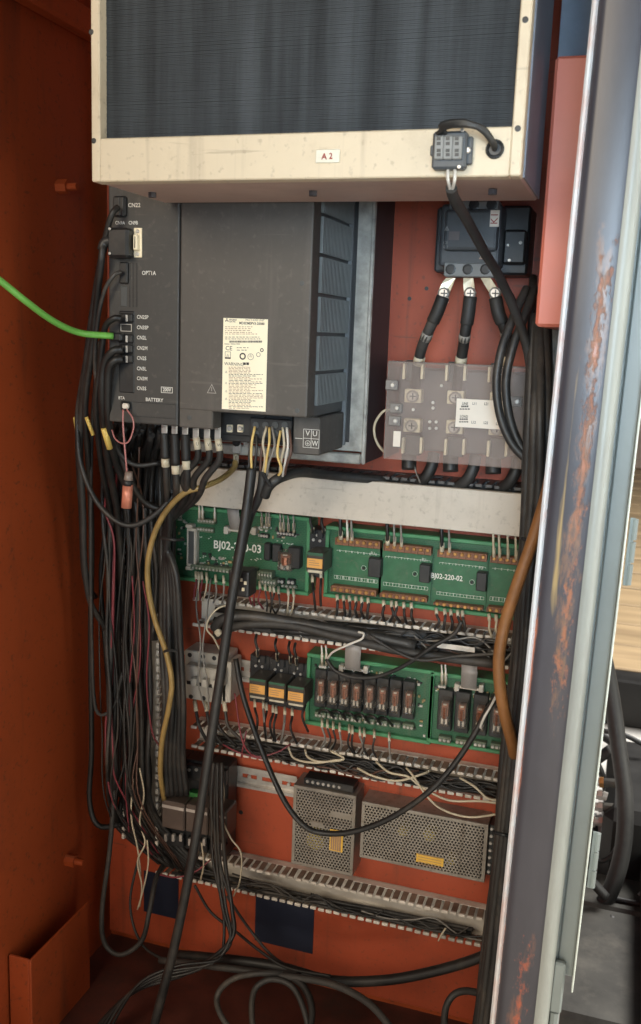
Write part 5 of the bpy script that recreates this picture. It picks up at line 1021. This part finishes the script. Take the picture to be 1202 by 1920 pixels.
# ------------------------------------------------------------------ DIN rails, relays, breaker
def rail(label, px0, py0, px1, py1):
    x0, x1, z0, z1 = R(px0, py0, px1, py1, -0.007); zm = (z0+z1)/2
    r_ = thing('din_rail', label, 'rail', ((x0+x1)/2, 0, zm), 'metal mounting rails')
    obj('flange', MB().rbox(x0, x1, -0.0082, -0.007, zm+0.0125, zm+0.0175, 0.0003), STEEL, r_); obj('flange', MB().rbox(x0, x1, -0.0082, -0.007, zm-0.0175, zm-0.0125, 0.0003), STEEL, r_)
    wb = MB().box(x0, x1, -0.0015, -0.0005, zm+0.0032, zm+0.0125).box(x0, x1, -0.0015, -0.0005, zm-0.0125, zm-0.0032)
    wb.box(x0, x1, -0.007, -0.0015, zm+0.0115, zm+0.0124).box(x0, x1, -0.007, -0.0015, zm-0.0124, zm-0.0115)
    x = x0
    while x < x1:
        wb.box(x, min(x+0.009, x1), -0.0015, -0.0005, zm-0.0032, zm+0.0032); x += 0.024+0.009
    obj('slotted_web', wb, STEEL, r_)
    return r_
rail('slotted metal rail carrying the breaker and three relays', 345, 1222, 585, 1296)
r2 = rail('slotted metal rail ending at the small power supply', 300, 1412, 556, 1492)
for px in (468, 542): inst('rail_screw', SCREW_S, A(px, 1456+(px-468)*0.19, -0.002), r2)
def din_relay(label, px, py, w_=31, lab=True):
    d_ = thing('plug_in_relay', label, 'relay', A(px, py+80, -0.03), 'plug-in relays with orange labels')
    sk = pbox('socket', px-15, py, px+20, py+95, -0.035, 0.026, BLACK, d_, 0.0015)
    for (dx, dy) in ((-8, 10), (2, 13), (12, 14), (-4, 22), (8, 24)): inst('terminal_screw', SCREW_T, A(px+dx, py+dy, -0.0352), sk, scale=(1.25, 1.2, 1.25))
    for (dx) in (-6, 8): pbox('terminal_cover', px+dx-5, py+3, px+dx+5, py+20, -0.040, 0.006, BLACK, sk, 0.001)
    bd = pbox('relay_body', px-17, py+44, px+14, py+86, -0.075, 0.040, mat('relay_brown', (0.055, 0.047, 0.038), 0.35), d_, 0.0015)
    pbox('relay_top_band', px-16.5, py+45, px+13.5, py+54, -0.0756, 0.001, RELAYG, bd, 0.0002)
    lb_ = pbox('orange_label', px-16, py+56, px+12, py+77, -0.0758, 0.001, RELAYO, bd, 0.0002)
    pl_ = MB()
    for j in range(3):
        p = A(px-13, py+60+j*4, -0.0762); q = A(px+rw.uniform(-2, 9), py+61.5+j*4, -0.0762); q.z = p.z-0.0008; pl_.add([(p.x, p.y, p.z), (q.x, p.y, p.z), (q.x, p.y, q.z), (p.x, p.y, q.z)], [(0, 1, 2, 3)])
    obj('label_text_lines', pl_, INKB, lb_)['kind'] = 'stuff'
    pbox('relay_foot', px-15, py+78, px+12, py+86, -0.0757, 0.001, SLEEVE, bd, 0.0002)
    return d_
din_relay('leftmost of the three orange labelled relays beside the breaker', 484, 1226); din_relay('middle of the three orange labelled relays beside the breaker', 520, 1233); din_relay('rightmost of the three orange labelled relays beside the wide relay board', 556, 1240)
dr1 = din_relay('single orange labelled relay between the two upper green boards', 592, 990)
for i, (px, y0, y1) in enumerate(((483, 1190, 1232), (520, 1198, 1240), (545, 1203, 1245), (556, 1206, 1248), (586, 965, 1000), (607, 967, 1000))):
    w_ = wire('relay_wire', ['wire entering the top of the leftmost breaker side relay', 'wire entering the top of the middle breaker side relay', 'left wire entering the top of the rightmost breaker side relay', 'right wire entering the top of the rightmost breaker side relay', 'left wire entering the top of the relay between the upper boards', 'right wire entering the top of the relay between the upper boards'][i], [(px-2, y0, -0.05), (px-4, y0+12, -0.06), (px, y0+28, -0.056), (px, y1, -0.038)], 5.5, CABLE, 'wire', 'wires entering the relays')
    sleeve_on(w_, (px, y0+26, -0.0565), (px, y1-2, -0.040), 7, SLEEVE, 'ferrule')
for i, (px, y0) in enumerate(((478, 1316), (494, 1318), (500, 1322), (512, 1326), (518, 1328), (534, 1330), (548, 1332), (572, 1310), (586, 1082), (602, 1074))):
    w_ = wire('relay_wire', '%s of the wires dropping below the orange labelled relays' % ORD[i], [(px, y0-4, -0.034), (px, y0+12, -0.045), (px+rw.uniform(-6, 6), y0+34, -0.055), (px+rw.uniform(-10, 10), y0+62, -0.045)], 5, CABLE if i not in (1, 5) else GREYW, 'wire', 'wires below the relays')
    sleeve_on(w_, (px, y0-4, -0.036), (px, y0+10, -0.0455), 6, SLEEVE, 'ferrule')
br = thing('circuit_breaker', 'dusty white two pole circuit breaker behind the loose wires', 'breaker', A(385, 1320, -0.03))
pbox('body', 346, 1218, 424, 1322, -0.050, 0.042, BREAK, br, 0.0015)
pbox('face', 347, 1246, 418, 1290, -0.068, 0.018, BREAK, br, 0.0015)
pbox('toggle_recess', 350, 1276, 415, 1293, -0.0685, 0.001, BLACK, br, 0.0003)
for px in (362, 382, 402): pbox('toggle', px-5, 1272+(px-362)*0.1, px+5, 1288+(px-362)*0.1, -0.080, 0.012, BREAK, br, 0.001)
for (px, py) in ((356, 1228), (381, 1231), (402, 1234), (358, 1306), (382, 1309), (402, 1312)): inst('terminal_screw', SCREW_K, A(px, py, -0.0502), br, scale=(0.55, 0.5, 0.55))
pbox('side_face', 418, 1240, 432, 1318, -0.050, 0.04, BREAK, br, 0.001)
for i, px in enumerate((365, 385, 402, 420)):
    w_ = wire('breaker_wire', '%s of the wires below the white breaker' % ORD[i], [(px, 1312, -0.045), (px+3, 1335, -0.055), (px+10, 1365, -0.06), (px+30+i*6, 1400, -0.05)], 7, CABLE, 'wire', 'wires below the breaker'); sleeve_on(w_, (px, 1314, -0.047), (px+3, 1334, -0.0555), 9, SLEEVE, 'ferrule')
# lower contactors
for i, (x0, x1, lbl) in enumerate(((302, 346, 'left of the three dim brown contactors at the lower left'), (347, 390, 'middle of the three dim brown contactors at the lower left'), (391, 425, 'right of the three dim brown contactors behind the diagonal cable'))):
    y = 1415+i*8; BR = mat('contactor_brown', (0.075, 0.055, 0.045), 0.45, var=0.2)
    k = thing('small_contactor', lbl, 'contactor', A((x0+x1)/2, y+180, -0.03), 'contactors on the lower rail')
    pbox('base', x0, y, x1, y+178, -0.045, 0.036, BLACK, k, 0.002); pbox('body', x0+1, y+85, x1-1, y+145, -0.085, 0.04, BR, k, 0.002)
    pbox('upper_terminals', x0+2, y+10, x1-2, y+44, -0.055, 0.01, BLACK, k, 0.001); pbox('lower_terminals', x0+2, y+148, x1-2, y+176, -0.055, 0.01, BLACK, k, 0.001)
    for j in range(3):
        px = x0+8+j*(x1-x0-16)/2
        inst('terminal_screw', SCREW_T, A(px, y+20, -0.0552), k, scale=(1.5, 1.5, 1.5)); pbox('wire_ferrule', px-2.5, y+150, px+2.5, y+164, -0.060, 0.006, STEEL, k, 0.0006)
    pbox('edge_strip', x0+2, y+98, x1-2, y+101, -0.0856, 0.001, STEEL, k, 0.0002)
    if i == 1: pbox('green_button', x0+6, y+62, x1-12, y+76, -0.058, 0.02, GREENB, k, 0.001)

# ------------------------------------------------------------------ power supplies with perforated cases
def perf(x0, x1, z0, z1, Y, pitch, r, th=0.0012, solid=()):
    k = MB(); rr = pitch/math.sqrt(3); dz = pitch*math.sqrt(3)/2; row = 0; z = z0+rr
    while z+rr <= z1:
        x = x0+pitch/2+(pitch/2 if row % 2 else 0)
        while x+pitch/2 <= x1:
            O = [(x+rr*math.sin(PI/3*i), z+rr*math.cos(PI/3*i)) for i in range(6)]
            blank = any(a <= x <= b and c <= z <= d for a, b, c, d in solid)
            if blank: k.add([(p[0], Y, p[1]) for p in O], [tuple(range(6))])
            else:
                I = [(x+r*math.sin(PI/3*i), z+r*math.cos(PI/3*i)) for i in range(6)]
                k.add([(p[0], Y, p[1]) for p in O]+[(p[0], Y, p[1]) for p in I]+[(p[0], Y+th, p[1]) for p in I],
                      [(i, (i+1) % 6, 6+(i+1) % 6, 6+i) for i in range(6)]+[(6+i, 6+(i+1) % 6, 12+(i+1) % 6, 12+i) for i in range(6)])
            x += pitch
        z += dz; row += 1
    return k
def psu(label, px0, py0, px1, py1, Yf, pitch, lab, trafo, solid_px, term):
    x0, x1, z0, z1 = R(px0, py0, px1, py1, Yf); bx = 0.005
    p_ = thing('power_supply', label, 'power supply', ((x0+x1)/2, Yf/2, z0), 'perforated power supplies')
    sol = [(lambda q: (q[0], q[1], q[2], q[3]))(R(*s_, Yf)) for s_ in solid_px]
    obj('perforated_face', perf(x0+bx*0.6, x1-bx*0.6, z0+bx*0.6, z1-bx*0.6, Yf, pitch, pitch*0.36, solid=sol), PSU, p_)
    fr_ = MB().rbox(x0, x1, Yf-0.0006, Yf+0.0012, z0, z0+bx, 0.0004).rbox(x0, x1, Yf-0.0006, Yf+0.0012, z1-bx, z1, 0.0004).rbox(x0, x0+bx, Yf-0.0003, Yf+0.0012, z0+bx, z1-bx, 0.0003).rbox(x1-bx, x1, Yf-0.0003, Yf+0.0012, z0+bx, z1-bx, 0.0003)
    obj('face_rim', fr_, PSU, p_)
    sh = MB().box(x0, x0+0.0012, Yf+0.0013, 0, z0, z1).box(x1-0.0012, x1, Yf+0.0013, 0, z0, z1).box(x0+0.0013, x1-0.0013, Yf+0.0013, 0, z1-0.0012, z1).box(x0+0.0013, x1-0.0013, Yf+0.0013, 0, z0, z0+0.0012)
    obj('case_wall', sh, PSU, p_)
    obj('inner_board', MB().box(x0+0.002, x1-0.002, -0.012, -0.010, z0+0.002, z1-0.002), PSUIN, p_)
    for (px, py, r_) in trafo:
        c_ = A(px, py, Yf+0.012); obj('transformer', MB().cyl((c_.x, Yf+0.010, c_.z), (c_.x, -0.0101, c_.z), r_, 14), TRAFO, p_)
    s_ = pbox('yellow_label', *lab, Yf-0.0012, 0.0005, YLAB, p_, 0.0001)
    return p_, (x0, x1, z0, z1), s_
p1, e1, l1_ = psu('small perforated power supply left of the wide one', 551, 1471, 661, 1643, -0.045, 0.0049, (619, 1554, 642, 1599), [(592, 1576, 0.014)], ((620, 1522, 660, 1540), (582, 1540, 606, 1552)), 0)
p2, e2, l2_ = psu('wide perforated power supply behind the right cable bundle', 679, 1502, 908, 1655, -0.040, 0.0049, (781, 1600, 831, 1626), [(756, 1558, 0.008), (806, 1565, 0.009), (845, 1615, 0.006)], (), 0)
for s_, vert, (a, b, c, d) in ((l1_, True, (621, 1556, 640, 1596)), (l2_, False, (784, 1604, 828, 1622))):
    k = MB(); Yq = (-0.045 if vert else -0.040)-0.0015
    for j in range(5):
        if vert: p = A(a+j*4, b+1, Yq); q = A(a+j*4+1.5, d-3+j, Yq)
        else: p = A(a, b-3+j*4.6, Yq); q = A(c, b-3+j*4.6, Yq); q = Vector((q.x, p.y, p.z-0.0008))
        k.add([(p.x, p.y, p.z), (q.x, p.y, p.z), (q.x, p.y, q.z), (p.x, p.y, q.z)], [(0, 1, 2, 3)])
    obj('label_text_lines', k, INKB, s_)['kind'] = 'stuff'
t_ = obj('terminal_rail', MB().rbox(e1[0]+0.014, e1[1]-0.006, -0.040, -0.015, e1[3]+0.001, e1[3]+0.012, 0.001), BLACK, p1)
for i in range(7): inst('screw', SCREW_T, (e1[0]+0.02+i*0.0082, -0.0402, e1[3]+0.007), t_, scale=(1.4, 1.4, 1.4))
t_ = obj('terminal_rail', MB().rbox(e2[1]+0.0005, e2[1]+0.014, -0.032, -0.004, e2[2]+0.008, e2[3]-0.004, 0.001), BLACK, p2)
for i in range(7):
    for j in range(2): inst('screw', SCREW_T, (e2[1]+0.004+j*0.006, -0.0322, e2[2]+0.014+i*0.011), t_, scale=(1.4, 1.4, 1.4))

# blue stickers on the back plate
for (q, l) in (((480, 1668, 586, 1789), 'large dark blue square sticker under the lowest duct'), ((270, 1632, 334, 1724), 'small dark blue square sticker at the lower left')):
    x0, x1, z0, z1 = R(*q, -0.001); tag(obj('blue_sticker', MB().box(x0, x1, -0.0012, -0.0002, z0, z1), BLUE), l, 'sticker', 'blue stickers on the plate')

# ------------------------------------------------------------------ workshop behind, right of the post
pf = thing('timber_platform', 'low timber platform with dark shaded front in the workshop behind', 'platform', (1.2, 3.0, -1.1))
for i in range(22):
    y0 = 1.60+i*0.24*(1+i*0.02)
    obj('plank', MB().rbox(-0.6, 3.0, y0, y0+0.236*(1+i*0.02), -0.99-random.uniform(0, 0.004), -0.955, 0.004), WOOD, pf)
obj('shaded_front', MB().rbox(-0.6, 3.0, 1.50, 1.595, -1.10, -0.958, 0.006), DARKST, pf)  # front of the platform, its shadow put into the dark colour
for (x, w_, l) in ((-0.19, 0.10, 'left tan column far behind the cabinet door'), (0.02, 0.20, 'right tan column far behind the cabinet door')):
    k = MB().rbox(x, x+w_, 6.6, 6.9, -0.95, 3.2, 0.02).rbox(x-0.03, x+w_+0.03, 6.55, 6.95, -0.95, -0.88, 0.01); tag(obj('column', k, TAN), l, 'column')
mc = thing('machine_base', 'dark oily machine base plates on the floor right of the door', 'machine base', (0.3, 0.5, -1.1))
obj('base_plate', MB().rbox(-0.05, 0.9, 0.10, 0.42, -1.10, -1.035, 0.006), IRON, mc)
obj('base_plate', MB().rbox(-0.03, 0.9, 0.43, 0.555, -1.10, -1.04, 0.008), IRON, mc)
obj('pump_block', MB().rbox(0.02, 0.9, 0.56, 0.95, -1.10, A(1150, 1522, 0.56).z, 0.02), DARKST, mc)
obj('angle_rib', MB().rbox(0.10, 0.12, 0.08, 0.8, -1.035, -0.985, 0.004), IRON, mc)
wire('hydraulic_hose', 'thick black hydraulic hose curving down beside the grey door edge', [(1128, 1210, 0.55), (1146, 1300, 0.55), (1160, 1400, 0.53), (1172, 1500, 0.50), (1168, 1590, 0.48), (1145, 1670, 0.46), (1108, 1722, 0.45), (1060, 1750, 0.45)], 30, RUBBER, 'hose', 'hydraulic hoses behind the door', 14)
wire('hydraulic_hose', 'black hose arching across the pale floor beyond the door', [(1080, 1372, 0.9), (1120, 1375, 0.9), (1160, 1400, 0.9), (1190, 1430, 0.9), (1230, 1490, 0.9)], 17, RUBBER, 'hose', 'hydraulic hoses behind the door', 10)
wire('hydraulic_hose', 'short black hose pointing down at the brass fittings', [(1095, 1440, 0.8), (1118, 1425, 0.8), (1146, 1405, 0.8)], 20, RUBBER, 'hose', 'hydraulic hoses behind the door', 10)
wire('hydraulic_hose', 'black hose dropping behind the door below the fittings', [(1108, 1525, 0.62), (1112, 1580, 0.6), (1104, 1660, 0.58), (1085, 1720, 0.55)], 20, RUBBER, 'hose', 'hydraulic hoses behind the door', 10)
wire('hydraulic_hose', 'lower black hose sweeping right across the machine base', [(1070, 1735, 0.40), (1105, 1760, 0.38), (1150, 1785, 0.35), (1202, 1802, 0.33), (1260, 1810, 0.3)], 22, RUBBER, 'hose', 'hydraulic hoses behind the door', 10)
wire('hydraulic_hose', 'black hose pointing from the door hinge down to the right', [(1088, 1628, 0.42), (1112, 1655, 0.42), (1136, 1682, 0.42)], 18, RUBBER, 'hose', 'hydraulic hoses behind the door', 10)
wire('pipe', 'pale grey pipe bending at the right edge above the machine base', [(1140, 1690, 0.5), (1170, 1696, 0.5), (1195, 1685, 0.5), (1230, 1650, 0.5)], 13, GALV, 'pipe')
for i, (px, py, l) in enumerate(((1118, 1466, 'upper chrome hydraulic fitting beside the door edge'), (1116, 1490, 'middle chrome hydraulic fitting beside the door edge'), (1116, 1512, 'long chrome hydraulic fitting beside the door edge'), (1118, 1540, 'lowest chrome hydraulic fitting beside the door edge'))):
    Yh = 0.60; k = thing('hydraulic_fitting', l, 'fitting', A(px, py, Yh), 'hydraulic fittings'); L_ = (50, 22, 52, 18)[i]
    obj('hex_nut', MB().cyl(A(px-14, py-1, Yh), A(px-2, py, Yh), rad(22, Yh), 6), STEEL, k); obj('collar', MB().cyl(A(px-2, py, Yh), A(px+6, py+0.5, Yh), rad(15, Yh), 12), STEEL, k)
    obj('second_nut', MB().cyl(A(px+6, py+0.5, Yh), A(px+14, py+1, Yh), rad(20, Yh), 6), BRASS if i == 0 else STEEL, k)
    obj('stem', MB().cyl(A(px+14, py+1, Yh), A(px+L_, py+4, Yh), rad(16, Yh), 12), STEEL if i % 2 else IRON, k)


for i, P in enumerate(([(1080, 1392, 0.75), (1110, 1418, 0.75), (1128, 1450, 0.75), (1140, 1500, 0.75)], [(1082, 1500, 0.55), (1100, 1560, 0.55), (1122, 1612, 0.54), (1150, 1600, 0.54), (1166, 1560, 0.54)], [(1075, 1600, 0.5), (1082, 1660, 0.5), (1092, 1710, 0.48), (1120, 1735, 0.46), (1160, 1700, 0.45)],
                       [(1085, 1690, 0.47), (1110, 1692, 0.47), (1138, 1684, 0.46), (1175, 1690, 0.46), (1220, 1700, 0.46)], [(1060, 1780, 0.35), (1090, 1752, 0.36), (1130, 1745, 0.38), (1150, 1720, 0.4)], [(1130, 1370, 0.85), (1170, 1378, 0.85), (1215, 1400, 0.85)])):
    wire('hydraulic_hose', ('thin black hose dropping onto the chrome fittings', 'slim black hose curling left inside the thick hydraulic hose', 'black hose curving up from behind the lower door edge', 'slim black hose crossing below the dark pump block', 'short black hose curling at the foot of the grey door', 'thin black hose lying farthest back on the pale floor')[i], P, (12, 9, 16, 11, 15, 9)[i], RUBBER, 'hose', 'hydraulic hoses behind the door', 9)
for i, (px, py) in enumerate(((1178, 1492), (1190, 1515))):
    k = thing('hydraulic_fitting', ('upper', 'lower')[i]+' chrome fitting at the right edge on the dark pump block', 'fitting', A(px, py, 0.66), 'hydraulic fittings')
    obj('hex_nut', MB().cyl(A(px-8, py-1, 0.66), A(px+6, py+1, 0.66), rad(20, 0.66), 6), STEEL, k); obj('stem', MB().cyl(A(px+6, py+1, 0.66), A(px+30, py+5, 0.66), rad(13, 0.66), 12), STEEL, k)
# finer stray wires
rs2 = random.Random(21)
for i in range(10):
    x = 200+i*7+rs2.uniform(-4, 4); Y0 = rs2.uniform(-0.15, -0.10)
    pts = [(x+rs2.uniform(-12, 12), 840+rs2.uniform(-30, 40), -0.17)]+[(x+rs2.uniform(-11, 11), yy+rs2.uniform(-25, 25), Y0+rs2.uniform(-0.012, 0.012)) for yy in (940, 1040, 1150, 1270, 1390, 1500)]+[(290+i*6, 1612+i*2, -0.03)]
    wire('stray_wire', 'thin wire tangled over the front of the left cable bundle', pts, rs2.uniform(3, 5), rs2.choice((CABLE, CABLEG, CABLE, BROWNW, CABLE, MAG)), 'wire', 'thin wires over the left bundle', 6)
for (n_, lbl, grp, a, b, t0, t1, l0, l1) in ((12, 'thin stray wire lying on top of the cables between the green boards', 'stray wires in the second duct', 400, 975, 1136, 1206, 1176, 1252), (16, 'thin stray wire tangled on top of the third duct', 'stray wires in the third duct', 400, 960, 1376, 1474, 1408, 1506), (8, 'thin stray wire lying on the lowest duct', 'stray wires in the lowest duct', 310, 920, 1610, 1745, 1642, 1768)):
    for i in range(n_):
        c0 = rs2.uniform(a, b-160); c1 = c0+rs2.uniform(110, 240); pts = []
        for k_ in range(6):
            x = min(b, c0+(c1-c0)*k_/5); u_ = (x-a)/(b-a); f0 = rs2.uniform(0.0, 1.0)
            pts.append((x, (t0+(t1-t0)*u_)*(1-f0)+(l0+(l1-l0)*u_)*f0, rs2.uniform(-0.047, -0.037)))
        wire('stray_wire', lbl, pts, rs2.uniform(2.6, 4.2), rs2.choice((CABLE, CABLEG, CABLE, BROWNW, GREYW, CABLE)), 'wire', grp, 6)
for i, (pa, pb, l) in enumerate((((978, 1010, -0.262), (1026, 1016, -0.25), 'upper black cable tie round the right cable bundle'), ((925, 1560, -0.262), (972, 1568, -0.25), 'lower black cable tie round the right cable bundle'), ((300, 1008, -0.185), (345, 1012, -0.178), 'black cable tie gathering the power cables below the drive'))):
    a, b = Vector(pa), Vector(pb); m_ = (a+b)/2
    tag(obj('cable_tie', MB().tube([A(*pa), A(m_.x, m_.y+2, m_.z-0.012), A(*pb)], 0.0022, 6), BLACK, None, True), l, 'cable tie', 'black cable ties')
